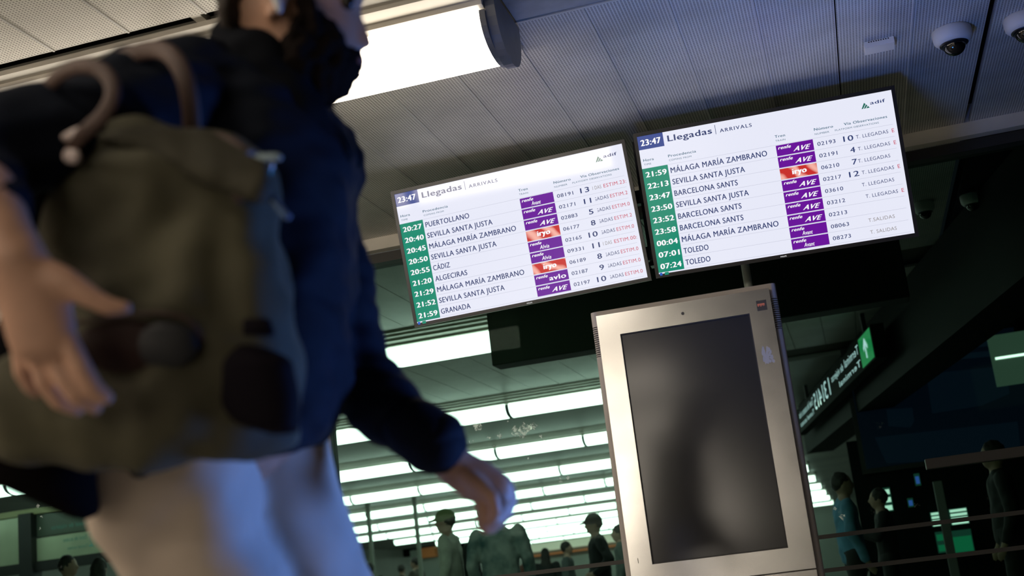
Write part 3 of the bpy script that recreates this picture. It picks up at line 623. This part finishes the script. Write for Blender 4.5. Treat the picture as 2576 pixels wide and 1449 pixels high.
# thin posts in the hall
for px, py0, Y, lb_ in ((930, 1330, 24, 'thin grey post beside the walking man at thigh height'), (1050, 1340, 24, 'thin grey post left of the person in the green cap')):
    a = Wy(px, py0, Y); tag(box('hall_post', a.x-0.035, a.x+0.035, Y-0.035, Y+0.035, 0, 2.95, mat('post_green', (0.16, 0.17, 0.14), 0.5)), lb_, 'post')
# left fascia with lit panels, column, mirrored lettering
Y = 15.0; a = Wy(-60, 1405, Y); b = Wy(345, 1300, Y)
zf0 = Wy(150, 1405, Y).z; zf1 = Wy(150, 1285, Y).z; xa = Wy(-80, 1350, Y).x; xb = Wy(352, 1350, Y).x
lf = empty('metal_fascia', (0, Y, 0), label='shiny metal fascia with faint mirrored lettering behind the beige trousers', cat='shop front')
pmx = mat('fascia_metal', (0.50, 0.55, 0.40), 0.35, metal=0.3, noise_amt=0.3, nscale=1.2)
xs = [xa, Wy(60, 1350, Y).x, Wy(92, 1350, Y).x, xb]
box('fascia_panel', xs[0], xs[1], 0, 0.1, zf0, zf1, pmx, lf); box('fascia_panel', xs[2], xs[3], 0, 0.1, zf0, (zf0+zf1)/2-0.01, pmx, lf); box('fascia_panel', xs[2], xs[3], 0.01, 0.1, (zf0+zf1)/2+0.01, zf1, mat('fascia_dark', (0.06, 0.08, 0.06), 0.4), lf)
box('dark_column', xs[1], xs[2], -0.12, 0.1, 0, zf1+0.02, M['black'], lf); box('lower_bar', xs[0], xs[3], -0.05, 0.1, zf0-0.13, zf0, M['black'], lf); box('top_bar', xs[0], xs[3], -0.05, 0.1, zf1, zf1+0.08, mat('olive_trim', (0.28, 0.28, 0.14), 0.5), lf)
fx = lambda px: Wy(px, 1370, Y).x
dimw = emat('dim_letter', (0.10, 0.20, 0.17)); zc = (zf0+zf1)/2
text_obj('fascia_text', [text_fit('Túnel de acceso', fx(160), fx(222), zf0+0.21, 0.055, -0.005, mirror=True), text_fit('Tunnel access', fx(170), fx(222), zf0+0.10, 0.045, -0.005, mirror=True), text_fit('11 12', fx(224), fx(285), zf0+0.10, 0.19, -0.005, mirror=True), text_fit('Terminal de viajeros', fx(130), fx(238), zc+0.08, 0.06, 0.004, mirror=True)], dimw, lf)

# ================================================================ PEOPLE SEEN IN THE GLASS
SK = mat('skin_far', (0.30, 0.19, 0.14), 0.6); HB = mat('hair_dark', (0.015, 0.012, 0.010), 0.7)
def hall_person(px, py, Y, face, label, top, pants, height=None, hair='short', cap=None, arms='down', bag=None, build=1.0, lean=0.0):
    """stands on the floor at depth Y so that the head is centred on (px,py); face = heading in degrees (0 = +X, 90 = away)"""
    hp = Wy(px, py, Y); Hh = hp.z+0.115; s = Hh/1.72
    t = empty('person', (hp.x, Y, 0), (0, 0, math.radians(face)), label=label, cat='person', group='people seen in the glass')
    V = lambda x, y, z: Vector((x*s, y*s, z*s))
    sh = 0.19*build; hd = V(0.01, 0, 1.60)
    sh_p = {1: V(-0.01, sh, 1.40), -1: V(-0.01, -sh, 1.40)}
    arm = {}
    for q in (1, -1):
        if arms == 'down': arm[q] = [sh_p[q], V(-0.03, q*(sh+0.07), 1.13), V(0.06, q*(sh+0.06), 0.88), V(0.10, q*(sh+0.05), 0.79)]
        elif arms == 'hips': arm[q] = [sh_p[q], V(-0.08, q*(sh+0.16), 1.15), V(0.08, q*(sh+0.02), 1.02), V(0.14, q*(sh-0.03), 0.99)]
        else: arm[q] = [sh_p[q], V(0.08, q*(sh+0.06), 1.15), V(0.28, q*0.10, 1.24), V(0.34, q*0.06, 1.28)]
    legs = {q: [V(0, q*0.09, 0.92), V(0.03*q, q*0.10, 0.50), V(-0.02+0.05*q, q*0.10, 0.10)] for q in (1, -1)}
    b = Soft()
    b.chain([(V(0, 0, 0.95), (0.10*s, 0.15*s, 0.09*s)), (V(-0.01, 0, 1.2), (0.10*s, 0.14*s, 0.1*s)), (V(-0.01, 0, 1.38), (0.09*s, 0.16*s, 0.07*s)), (V(0, 0, 1.48), 0.055*s), (hd-V(0, 0, 0.04), 0.058*s)])
    b.ell(hd, (0.098*s, 0.076*s, 0.115*s)); b.ell(hd+V(0.045, 0, -0.05), (0.05*s, 0.05*s, 0.06*s)); b.ell(hd+V(0.10, 0, -0.015), (0.022*s, 0.014*s, 0.024*s))
    for q in (1, -1):
        b.ell(hd+V(-0.005, q*0.076, -0.01), (0.018*s, 0.010*s, 0.03*s))
        b.chain([(arm[q][0], 0.05*s), (arm[q][1], 0.042*s), (arm[q][2], 0.03*s), (arm[q][3], (0.035*s, 0.02*s, 0.045*s))])
        dh = (arm[q][3]-arm[q][2]).normalized()
        for fi in range(4): o_ = arm[q][3]+dh*0.03*s+V(0, 0, 0)+Vector(((fi-1.5)*0.016*s, 0, 0)); b.chain([(o_, 0.011*s), (o_+dh*(0.06-0.006*abs(fi-1.3))*s, 0.009*s)])
        b.chain([(arm[q][3]-dh*0.02*s+V(0.03, 0, 0), 0.012*s), (arm[q][3]+dh*0.03*s+V(0.045, 0, 0), 0.010*s)])
        b.chain([(legs[q][0], 0.085*s), (legs[q][1], 0.055*s), (legs[q][2], 0.04*s)])
    b.build('body', SK, t, 0.014, 3)
    j = Soft()
    j.chain([(V(0, 0, 0.88), (0.135*s*build, 0.175*s*build, 0.06*s)), (V(-0.01, 0, 1.1), (0.13*s*build, 0.17*s*build, 0.1*s)), (V(-0.01, 0, 1.36), (0.115*s*build, 0.19*s*build, 0.08*s)), (V(-0.01, 0, 1.45), (0.075*s, 0.09*s, 0.045*s))])
    for q in (1, -1): j.chain([(arm[q][0], 0.068*s*build), (arm[q][1], 0.058*s*build), (arm[q][2], 0.045*s*build)])
    j.build('jacket', top, t, 0.016, 3, 0.012, 9)
    g = Soft()
    for q in (1, -1): g.chain([(V(0, q*0.06, 0.95), (0.12*s, 0.11*s, 0.08*s)), (legs[q][0], 0.105*s), (legs[q][1], 0.072*s), (legs[q][2]+V(0, 0, 0.02), 0.058*s)])
    g.build('trousers', pants, t, 0.018, 3, 0.008, 9)
    for q in (1, -1):
        f = Soft(); f.chain([(legs[q][2]+V(-0.03, 0, -0.055), (0.05*s, 0.045*s, 0.044*s)), (legs[q][2]+V(0.13, 0, -0.07), (0.055*s, 0.045*s, 0.029*s))]); f.build('shoe', HB, t, 0.014, 2)
    hr = Soft(); hr.ell(hd+V(-0.018, 0, 0.025), (0.100*s, 0.085*s, 0.108*s)); 
    if hair == 'long': hr.chain([(hd+V(-0.05, 0, 0), (0.07*s, 0.088*s, 0.09*s)), (V(-0.07, 0, 1.42), (0.05*s, 0.10*s, 0.08*s)), (V(-0.09, 0, 1.25), (0.035*s, 0.09*s, 0.08*s))])
    hr.build('hair', HB if not cap else mat('hair_cap_dark', (0.03, 0.025, 0.02), 0.7), t, 0.013, 2, 0.008, 30)
    if cap:
        c_ = Soft(); c_.ell(hd+V(-0.005, 0, 0.05), (0.112*s, 0.093*s, 0.092*s)); c_.chain([(hd+V(0.09, 0, 0.035), (0.04*s, 0.06*s, 0.010*s)), (hd+V(0.16, 0, 0.022), (0.03*s, 0.05*s, 0.010*s))]); c_.build('cap', cap, t, 0.012, 2)
    if bag:
        g_ = Soft(); g_.chain([(V(-0.235, 0, 1.02), (0.09*s, 0.15*s, 0.08*s)), (V(-0.235, 0, 1.28), (0.085*s, 0.14*s, 0.09*s))]); o = g_.build('worn_backpack', bag, None, 0.018, 3, 0.01, 8)
        o.matrix_world = t.matrix_basis; o.name = 'backpack'; tag(o, 'dark backpack carried by the person in the green cap, seen in the glass', 'backpack')
    return t
blk = mat('cloth_black', (0.006, 0.007, 0.008), 0.8); dgr = mat('cloth_charcoal', (0.03, 0.035, 0.035), 0.8)
hall_person(1122, 1312, 12.6, 182, 'person in a green cap and pale grey-green jacket facing left in the glass', mat('cloth_sage', (0.46, 0.46, 0.40), 0.85, noise_amt=0.35, nscale=6), dgr, cap=mat('cap_green', (0.12, 0.16, 0.06), 0.8), bag=blk)
hall_person(1246, 1292, 11.6, 95, 'broad person in a mottled denim jacket seen just below the walking man\'s hand', mat('cloth_denim', (0.24, 0.26, 0.25), 0.85, nscale=5, col2=(0.03, 0.07, 0.075)), dgr, build=1.12)
hall_person(1495, 1322, 13.6, 200, 'person in a black jacket and dark flat cap standing by the kiosk edge', blk, blk, cap=blk, arms='hips', build=1.05)
hall_person(1558, 1345, 15.0, 185, 'dark-haired person in grey half hidden by the kiosk edge', mat('cloth_grey', (0.10, 0.12, 0.11), 0.8), dgr)
hall_person(1372, 1398, 20.0, 100, 'woman with long black hair seen from behind in the glass', blk, blk, hair='long')
hall_person(1425, 1382, 19.0, 10, 'dark-haired man in a dark grey coat looking right in the glass', mat('cloth_slate', (0.05, 0.06, 0.06), 0.8), dgr)
hall_person(1322, 1402, 21.0, 60, 'short-haired person between the denim jacket and the long-haired woman', mat('cloth_rust', (0.10, 0.03, 0.02), 0.8), dgr)
hall_person(1010, 1432, 30.0, 90, 'tiny figure farthest away under the rows of lights', dgr, dgr)
hall_person(1045, 1415, 26.0, 170, 'small figure in brown left of the person in the green cap', mat('cloth_brown', (0.06, 0.05, 0.04), 0.8), dgr)
hall_person(930, 1432, 22.0, 120, 'small dark figure right beside the walking man\'s blue-lit leg', blk, blk)
hall_person(170, 1424, 12.5, 10, 'short-haired person low at the left edge under the metal fascia', dgr, dgr)
hall_person(250, 1432, 12.0, 100, 'curly-haired person beside the man under the metal fascia', blk, dgr, hair='long')
hall_person(2118, 1225, 10.6, 10, 'person in a pale blue shirt in the dark glass right of the kiosk', mat('cloth_paleblue', (0.10, 0.26, 0.42), 0.85, noise_amt=0.4, nscale=7), blk)
hall_person(2212, 1262, 11.6, 180, 'black silhouette holding something up, beside the pale blue shirt', blk, blk, arms='hold')
hall_person(2500, 1150, 9.8, 180, 'dark silhouette with its head over the poster at the far right', blk, blk)

# ================================================================ THE WALKING MAN (nearest to the camera)
BAS = (CR, CU, CF)
PX = lambda d: d/F
man = empty('person', (-0.75, 1.85, 0), label='bearded man in a dark navy jacket walking past with an earbud and olive backpack', cat='person')
man.name = 'person'
skin = mat('skin', (0.50, 0.28, 0.185), 0.5, noise_amt=0.15, nscale=20, spec=0.4)
navy = mat('navy_cloth', (0.0070, 0.0100, 0.0190), 0.8, noise_amt=0.35, nscale=9, bump=0.2, spec=0.15)
def L3(pts, d=None): return [(W(p[0], p[1], p[2]), p[3]) for p in pts]
def head_ring(y, xb, xf, hw, d, nose=0.0, ns=0.16, n=48):
    """horizontal slice of the head; nose = extra forward px"""
    out = []; cx = (xb+xf)/2; a = (xf-xb)/2
    for i in range(n):
        th = 2*PI*i/n; dt = min(th, 2*PI-th)
        ex = a*math.copysign(abs(math.cos(th))**0.88, math.cos(th)) + nose*math.exp(-(dt/ns)**2)
        dd = hw*math.copysign(abs(math.sin(th))**0.88, math.sin(th))*(0.86+0.14*(-math.cos(th)) if math.cos(th) > 0 else 1.0)
        out.append(W(cx+ex, y-0.0*ex, d) + CF*dd)
    return out
HD = 1.90
rows = [(-172, 700, 780, .030, 0), (-162, 650, 835, .048, 0), (-135, 606, 872, .064, 0), (-95, 576, 895, .074, 0), (-50, 560, 908, .078, 2), (-15, 556, 912, .079, 10), (8, 557, 908, .078, 6), (25, 560, 900, .077, 8), (45, 566, 900, .076, 14),
        (65, 576, 902, .074, 20), (85, 590, 902, .072, 30), (102, 602, 902, .070, 38), (114, 612, 901, .069, 40), (124, 620, 900, .068, 26), (132, 628, 898, .067, 8), (142, 640, 897, .066, 10), (152, 655, 895, .064, 6), (162, 668, 894, .062, 10), (176, 690, 886, .058, 4), (195, 715, 882, .052, 4), (215, 745, 872, .042, 2), (232, 780, 850, .024, 0)]
body = Soft(BAS)
body.loft([head_ring(y, a, b, hw, HD, ns, 0.13 if ns < 30 else 0.12) for y, a, b, hw, ns in rows])
# neck, torso, arms, legs: one continuous body
body.chain(L3([(660, 20, 1.91, (.055, .05, .058)), (672, 110, 1.92, (.058, .05, .06)), (665, 220, 1.93, (.075, .05, .08)), (655, 300, 1.93, (.10, .06, .15)), (660, 500, 1.93, (.115, .08, .14)), (650, 800, 1.93, (.10, .08, .13)), (600, 1060, 1.93, (.11, .08, .14))]))
ear = Soft(BAS)
for pts in ([(700, -12, .014), (722, -18, .010), (738, 0, .010), (736, 30, .010), (722, 52, .009), (708, 66, .009)],): body.chain([(W(x, y, HD)-CF*0.080, (r*0.9, r, .012)) for x, y, r in pts])
body.chain([(W(700, 5, HD)-CF*0.074, (.012, .016, .010)), (W(706, 50, HD)-CF*0.074, (.010, .014, .010))])
# near arm and hand
body.chain(L3([(470, 240, 1.80, .06), (250, 300, 1.68, .052), (0, 370, 1.57, .048), (-80, 430, 1.50, .043), (-40, 500, 1.46, .042), (10, 590, 1.43, (.034, .034, .028)), (40, 650, 1.42, (.036, .03, .024)), (80, 740, 1.42, (.043, .03, .020)), (100, 820, 1.42, (.042, .03, .018)), (110, 870, 1.42, (.040, .02, .017))]))
body.chain(L3([(90, 690, 1.42, (.024, .024, .018)), (165, 712, 1.415, (.018, .018, .016)), (235, 752, 1.41, (.0135, .012, .012)), (275, 772, 1.41, (.012, .011, .011)), (315, 774, 1.41, (.0095, .008, .009))]))
for f_ in ([(165, 845, 1.42, .0125), (205, 925, 1.415, .0125), (235, 975, 1.415, .011), (268, 1000, 1.42, .009)], [(130, 880, 1.43, .0125), (160, 955, 1.42, .012), (195, 1000, 1.42, .0115), (240, 1026, 1.43, .009)], [(90, 885, 1.44, .012), (112, 965, 1.435, .0115), (150, 1010, 1.44, .011), (195, 1030, 1.45, .009)], [(50, 875, 1.45, .011), (55, 935, 1.45, .0105), (75, 972, 1.455, .0095), (92, 985, 1.46, .0085)]): body.chain(L3(f_))
# far arm and hand
body.chain(L3([(780, 380, 2.10, .055), (800, 600, 2.13, .048), (865, 870, 2.10, .043), (910, 960, 2.08, .042), (985, 1035, 2.03, .040), (1070, 1105, 2.0, (.038, .036, .032)), (1112, 1140, 2.0, (.033, .031, .027)), (1160, 1185, 2.0, (.034, .034, .022)), (1205, 1212, 2.0, (.038, .036, .020)), (1238, 1226, 2.0, (.034, .030, .019))]))
for f_ in ([(1270, 1212, 2.01, .0125), (1286, 1250, 2.01, .0115), (1275, 1292, 2.0, .0105), (1252, 1320, 1.99, .0085)], [(1252, 1228, 2.0, .0125), (1264, 1272, 1.99, .012), (1252, 1308, 1.98, .0105), (1238, 1332, 1.98, .0085)], [(1224, 1238, 1.99, .012), (1236, 1280, 1.98, .0115), (1230, 1312, 1.975, .010), (1222, 1334, 1.975, .0085)], [(1196, 1240, 1.98, .011), (1210, 1272, 1.975, .0105), (1212, 1302, 1.97, .0095), (1210, 1322, 1.97, .008)],
            [(1170, 1196, 1.985, .015), (1212, 1226, 1.965, .0135), (1240, 1252, 1.955, .012), (1248, 1284, 1.955, .0105), (1240, 1304, 1.96, .009)]): body.chain(L3(f_))
hipN = W(470, 1150, 1.86); hipF = W(690, 1150, 2.02); kn = W(585, 1780, 1.90); kf = W(860, 1760, 2.04); an = Vector((kn.x-0.10, kn.y-0.02, 0.09)); af = Vector((kf.x+0.10, kf.y+0.03, 0.09))
body.chain([(hipN, .075), (kn, .05), (an, .038)]); body.chain([(W(700, 1190, 2.03), .060), (kf, .05), (af, .038)]); body.chain([(W(600, 1060, 1.93), (.11, .08, .14)), (W(560, 1150, 1.94), (.08, .08, .10))])
body.v = [v-man.location for v in body.v]
def fin(sft, *a, **kw):
    if sft is not body: sft.v = [v-man.location for v in sft.v]
    return sft.build(*a, **kw)
bo = fin(body, 'body', skin, man, voxel=0.0045, smooth=3)
# hair and beard
hair = Soft(BAS)
hr = [(-182, 700, 800, .036), (-170, 645, 858, .056), (-140, 600, 885, .071), (-98, 568, 905, .081), (-60, 552, 880, .085), (-30, 547, 760, .086), (0, 548, 700, .085), (30, 552, 670, .082), (60, 562, 652, .077), (85, 580, 634, .065), (100, 600, 620, .05)]
hair.loft([head_ring(y, a, b, hw, HD, 0) for y, a, b, hw in hr])
hair.chain([(W(778, -50, HD)-CF*0.070, (.011, .02, .010)), (W(784, 10, HD)-CF*0.068, (.010, .02, .010))])
fin(hair, 'hair', mat('hair_brown', (0.022, 0.014, 0.009), 0.75), man, voxel=0.006, smooth=2, wob=0.006, wscale=35)
beard = Soft(BAS)
br = [(84, 790, 815, .066), (104, 768, 850, .070), (122, 752, 893, .072), (134, 748, 906, .074), (150, 748, 907, .074), (165, 752, 906, .073), (185, 760, 898, .070), (205, 770, 889, .065), (225, 778, 878, .058), (242, 786, 864, .048), (256, 790, 842, .034), (266, 796, 822, .016)]
beard.loft([head_ring(y, a, b, hw, HD, 4, 0.4) for y, a, b, hw in br])
for sg_ in (-1, 1): beard.chain([(W(782, 10, HD)+CF*(sg_*.066), .012), (W(790, 50, HD)+CF*(sg_*.066), .016), (W(812, 88, HD)+CF*(sg_*.058), .022), (W(850, 118, HD)+CF*(sg_*.045), .018)])
beard.chain([(W(778, 70, HD)-CF*0.070, .012), (W(768, 112, HD)-CF*0.066, .020), (W(775, 170, HD)-CF*0.058, .03)]); beard.chain([(W(778, 70, HD)+CF*0.070, .012), (W(768, 112, HD)+CF*0.066, .024), (W(775, 170, HD)+CF*0.058, .03)])
fin(beard, 'beard', mat('beard_dark', (0.010, 0.007, 0.006), 0.95, spec=0.05), man, voxel=0.005, smooth=1, wob=0.008, wscale=60)
lp = Soft(BAS); lp.ell(W(905, 154, HD), (.008, .006, .020)); fin(lp, 'lips', mat('lip', (0.25, 0.10, 0.09), 0.5), man, voxel=0.003, smooth=2)
for sgn, nm in ((-1, 'eye'), (1, 'eye')):
    e_ = Soft(BAS); e_.ell(W(880, 18, HD)+CF*(0.030*sgn), .012); fin(e_, nm, mat('eye_dark', (0.02, 0.015, 0.012), 0.2), man, voxel=0.003, smooth=1)
    e_ = Soft(BAS); e_.chain([(W(905, -12, HD)+CF*(0.018*sgn), .006), (W(890, -20, HD)+CF*(0.045*sgn), .006)]); fin(e_, 'eyebrow', MATS['hair_brown'], man, voxel=0.004, smooth=1)
eb = Soft(BAS); eb.chain([(W(714, 14, HD)-CF*0.086, (.010, .009, .009)), (W(722, 22, HD)-CF*0.090, (.009, .008, .007)), (W(731, 56, HD)-CF*0.091, (.006, .008, .005))]); 
eo = eb.build('earbud', mat('white_plastic', (0.58, 0.58, 0.60), 0.3), None, voxel=0.003, smooth=2); tag(eo, 'white wireless earbud in the bearded man\'s ear', 'earbud')
# jacket
jk = Soft(BAS)
def ring(y, x0, x1, d, hd, n=40, e=0.8):
    cx = (x0+x1)/2; a = (x1-x0)/2; return [W(cx+a*math.copysign(abs(math.cos(2*PI*i/n))**e, math.cos(2*PI*i/n)), y, d)+CF*(hd*math.copysign(abs(math.sin(2*PI*i/n))**e, math.sin(2*PI*i/n))) for i in range(n)]
jk.loft([ring(150, 580, 730, 1.93, .085), ring(200, 500, 755, 1.93, .13), ring(260, 450, 800, 1.94, .17), ring(310, 430, 850, 1.95, .185), ring(370, 425, 888, 1.95, .195), ring(450, 430, 900, 1.95, .19), ring(620, 450, 893, 1.95, .18), ring(800, 470, 885, 1.95, .175), ring(950, 480, 876, 1.95, .17), ring(1050, 490, 850, 1.95, .165), ring(1105, 505, 822, 1.95, .16), ring(1115, 530, 800, 1.95, .14)])
jk.chain(L3([(800, 400, 2.10, .078), (806, 600, 2.12, .070), (868, 860, 2.10, .067), (902, 950, 2.08, .062), (975, 1030, 2.04, .055), (1050, 1085, 2.01, .052), (1085, 1108, 2.0, .051)]))
jk.chain(L3([(500, 240, 1.84, .085), (400, 250, 1.76, .080), (250, 300, 1.68, .072), (20, 370, 1.58, .070), (-90, 425, 1.52, .068), (-50, 480, 1.49, .056), (-25, 525, 1.47, .050)]))
fin(jk, 'jacket', navy, man, voxel=0.008, smooth=5, wob=0.016, wscale=7, wstretch=(1, 1, 2.2))
cf = Soft(BAS); cf.chain(L3([(1045, 1082, 2.01, .056), (1092, 1110, 2.0, .055)])); fin(cf, 'cuff', navy, man, voxel=0.008, smooth=2, wob=0.008, wscale=12)
co = Soft(BAS)
for sgn in (-1, 1):
    co.chain([(W(590, 110, 1.92)+CF*(sgn*.03), (.035, .035, .045)), (W(650, 160, 1.92)+CF*(sgn*.075), (.05, .045, .03)), (W(715, 225, 1.92)+CF*(sgn*.080), (.050, .045, .03)), (W(780, 305, 1.92)+CF*(sgn*.065), (.040, .036, .035)), (W(836, 350, 1.93)+CF*(sgn*.05), (.030, .026, .03)), (W(884, 396, 1.93)+CF*(sgn*.05), (.015, .012, .02))])
fin(co, 'collar', mat('navy_collar', (0.004, 0.005, 0.008), 0.8, noise_amt=0.3, nscale=12, spec=0.1), man, voxel=0.007, smooth=4, wob=0.008, wscale=14)
# trousers
tr = Soft(BAS)
tr.loft([ring(1090, 235, 640, 1.85, .15, 40, .5), ring(1150, 228, 640, 1.85, .14, 40, .5), ring(1230, 240, 642, 1.85, .13, 40, .5), ring(1320, 268, 650, 1.86, .12, 40, .5), ring(1449, 340, 720, 1.87, .11, 40, .6), ring(1600, 420, 770, 1.88, .095)])
tr.chain([(W(590, 1580, 1.88), .10), (kn, .082), (an+Vector((0, 0, 0.04)), .07)])
tr.loft([ring(1090, 560, 815, 2.03, .12), ring(1150, 575, 832, 2.03, .12, 40, 1), ring(1210, 560, 846, 2.03, .12, 40, 1), ring(1340, 560, 884, 2.03, .12, 40, 1), ring(1449, 590, 932, 2.03, .12, 40, 1), ring(1600, 690, 985, 2.03, .095)])
tr.chain([(W(835, 1580, 2.03), .095), (kf, .08), (af+Vector((0, 0, 0.04)), .068)])
fin(tr, 'trousers', mat('beige_cloth', (0.55, 0.45, 0.36), 0.8, noise_amt=0.12, nscale=6, bump=0.15), man, voxel=0.009, smooth=4, wob=0.010, wscale=8)
bt = Soft(BAS); bt.ell(W(350, 1182, 1.705), (.016, .013, .006)); fin(bt, 'trouser_button', M['black'], man, voxel=0.003, smooth=1)
for a_, in ((an,), (af,)):
    f = Soft(); f.chain([(a_+Vector((-0.04, 0, -0.045)), (.055, .05, .045)), (a_+Vector((0.15, 0.02, -0.06)), (.06, .05, .030))]); fin(f, 'shoe', HB, man, voxel=0.01, smooth=2)

# backpack under his near arm
bp = empty('backpack', W(450, 750, 1.62), label='olive canvas backpack with brown leather straps under the walking man\'s arm', cat='backpack')
BL = bp.location.copy()
def bfin(s_, *a, **kw): s_.v = [v-BL for v in s_.v]; return s_.build(*a, **kw)
canvas = mat('olive_canvas', (0.078, 0.070, 0.037), 0.85, noise_amt=0.35, nscale=7, bump=0.3)
leather = mat('brown_leather', (0.085, 0.045, 0.032), 0.6, noise_amt=0.3, nscale=15); dleather = mat('dark_leather', (0.006, 0.004, 0.007), 0.7, spec=0.08)
mb = Soft(BAS)
mb.loft([ring(312, 320, 420, 1.66, .02), ring(325, 262, 500, 1.655, .045), ring(360, 205, 590, 1.65, .06), ring(420, 170, 660, 1.64, .075), ring(500, 160, 712, 1.63, .088), ring(620, 150, 738, 1.62, .10), ring(760, 140, 748, 1.61, .11), ring(880, 95, 755, 1.61, .115), ring(960, -40, 758, 1.61, .118), ring(1060, -70, 760, 1.61, .115), ring(1118, -60, 752, 1.61, .10), ring(1142, -20, 700, 1.61, .07)])
bfin(mb, 'bag_body', canvas, bp, voxel=0.007, smooth=5, wob=0.024, wscale=8)
sp_ = Soft(BAS); sp_.chain([(W(120, 470, 1.70), .040), (W(110, 600, 1.69), .040), (W(110, 720, 1.68), .040), (W(60, 900, 1.68), .045)]); bfin(sp_, 'gap_filler', mat('filler_black', (0.004, 0.004, 0.005), 0.95, spec=0.02), bp, voxel=0.007, smooth=3)  # black filler added for the dark gap between forearm and bag
fp = Soft(BAS); fp.chain([(W(420, 345, 1.585), (.09, .012, .02)), (W(560, 420, 1.56), (.06, .014, .02)), (W(640, 480, 1.55), (.02, .02, .02))]); bfin(fp, 'top_flap', mat('olive_flap', (0.060, 0.053, 0.030), 0.85, noise_amt=0.4, nscale=9), bp, voxel=0.006, smooth=4, wob=0.006, wscale=14)
pk = Soft(BAS); pk.ell(W(350, 872, 1.50), (.082, .036, .020)); bfin(pk, 'leather_pocket', mat('pocket_leather', (0.030, 0.014, 0.011), 0.6, spec=0.15), bp, voxel=0.005, smooth=2)
pt = Soft(BAS); pt.ell(W(420, 870, 1.487), (.040, .030, .012)); bfin(pt, 'pocket_opening', M['black'], bp, voxel=0.004, smooth=1)
dp = Soft(BAS); dp.loft([ring(838, 520, 600, 1.535, .015), ring(862, 518, 650, 1.53, .02), ring(905, 520, 735, 1.525, .028), ring(1000, 520, 755, 1.525, .03), ring(1060, 590, 756, 1.525, .03), ring(1090, 680, 752, 1.53, .02)]); bfin(dp, 'leather_patch', dleather, bp, voxel=0.006, smooth=3)
dp = Soft(BAS); dp.loft([ring(800, 600, 680, 1.52, .008), ring(845, 600, 695, 1.52, .010)]); bfin(dp, 'leather_tab', dleather, bp, voxel=0.004, smooth=1)
sb = Soft(BAS); sb.loft([ring(1120, -60, 232, 1.66, .05), ring(1200, -20, 235, 1.66, .06), ring(1260, 120, 238, 1.68, .05), ring(1300, 190, 250, 1.70, .03)]); bfin(sb, 'black_lower_bag', mat('black_nylon', (0.004, 0.003, 0.003), 0.95, spec=0.02), bp, voxel=0.008, smooth=4)
def bt_(name, pts, r, m, flat=0.35, up=None): return tube(name, [W(*p)-BL for p in pts], r, m, bp, flat, 12, up or -CF)
bt_('carry_handle', [(175, 372, 1.56), (215, 330, 1.54), (268, 285, 1.53), (290, 225, 1.53), (262, 175, 1.54), (205, 162, 1.55), (150, 185, 1.57), (105, 235, 1.60)], 0.010, leather, 0.4)
bt_('shoulder_strap', [(300, 150, 1.70), (380, 120, 1.68), (430, 132, 1.66), (466, 190, 1.65), (480, 260, 1.66), (485, 345, 1.68)], 0.0125, leather, 0.35)
bt_('side_strap', [(540, 345, 1.58), (600, 365, 1.57), (640, 420, 1.56), (620, 480, 1.55), (590, 500, 1.55)], 0.008, leather, 0.5)
bt_('pocket_piping', [(190, 815, 1.49), (300, 795, 1.488), (400, 785, 1.487), (480, 800, 1.49), (515, 860, 1.50)], 0.0025, leather, 1.0)
bk = Soft(BAS); bk.chain([(W(172, 345, 1.555), (.010, .006, .006)), (W(205, 332, 1.55), (.012, .008, .006))]); bk.chain([(W(172, 392, 1.555), (.008, .010, .006)), (W(190, 395, 1.55), (.008, .010, .006))]); bfin(bk, 'buckle', mat('pale_buckle', (0.62, 0.50, 0.46), 0.35), bp, voxel=0.003, smooth=2)
sd = Soft(BAS); sd.ell(W(430, 1010, 1.492), (.009, .006, .004)); bfin(sd, 'stud', mat('brass_stud', (0.20, 0.15, 0.10), 0.35, metal=0.6), bp, voxel=0.002, smooth=1)
# things hanging from the bag
kr = empty('key_ring', W(665, 420, 1.56), label='keys and blue-green tags clipped to the olive backpack near the man\'s chest', cat='keys'); KL = kr.location.copy()
for i, (x0, y0, x1, y1, c) in enumerate(((640, 398, 700, 396, (0.35, 0.45, 0.50)), (630, 440, 675, 432, (0.08, 0.42, 0.42)), (598, 402, 640, 388, (0.05, 0.10, 0.35)), (682, 500, 722, 545, (0.12, 0.20, 0.38)))):
    s_ = Soft(BAS); s_.chain([(W(x0, y0, 1.56), (.007, .007, .004)), (W(x1, y1, 1.56), (.006, .006, .004))]); s_.v = [v-KL for v in s_.v]; s_.build('key' if i % 2 else 'tag', mat('tag_%d' % i, c, 0.25, metal=0.3), kr, voxel=0.003, smooth=1)
tube('ring', [W(660+26*math.cos(a), 415+26*math.sin(a), 1.565)-KL for a in [i*PI/4 for i in range(9)]], 0.0018, mat('ring_steel', (0.5, 0.5, 0.5), 0.3, metal=0.9), kr, 1, 6, -CF)
bpy.context.view_layer.update()
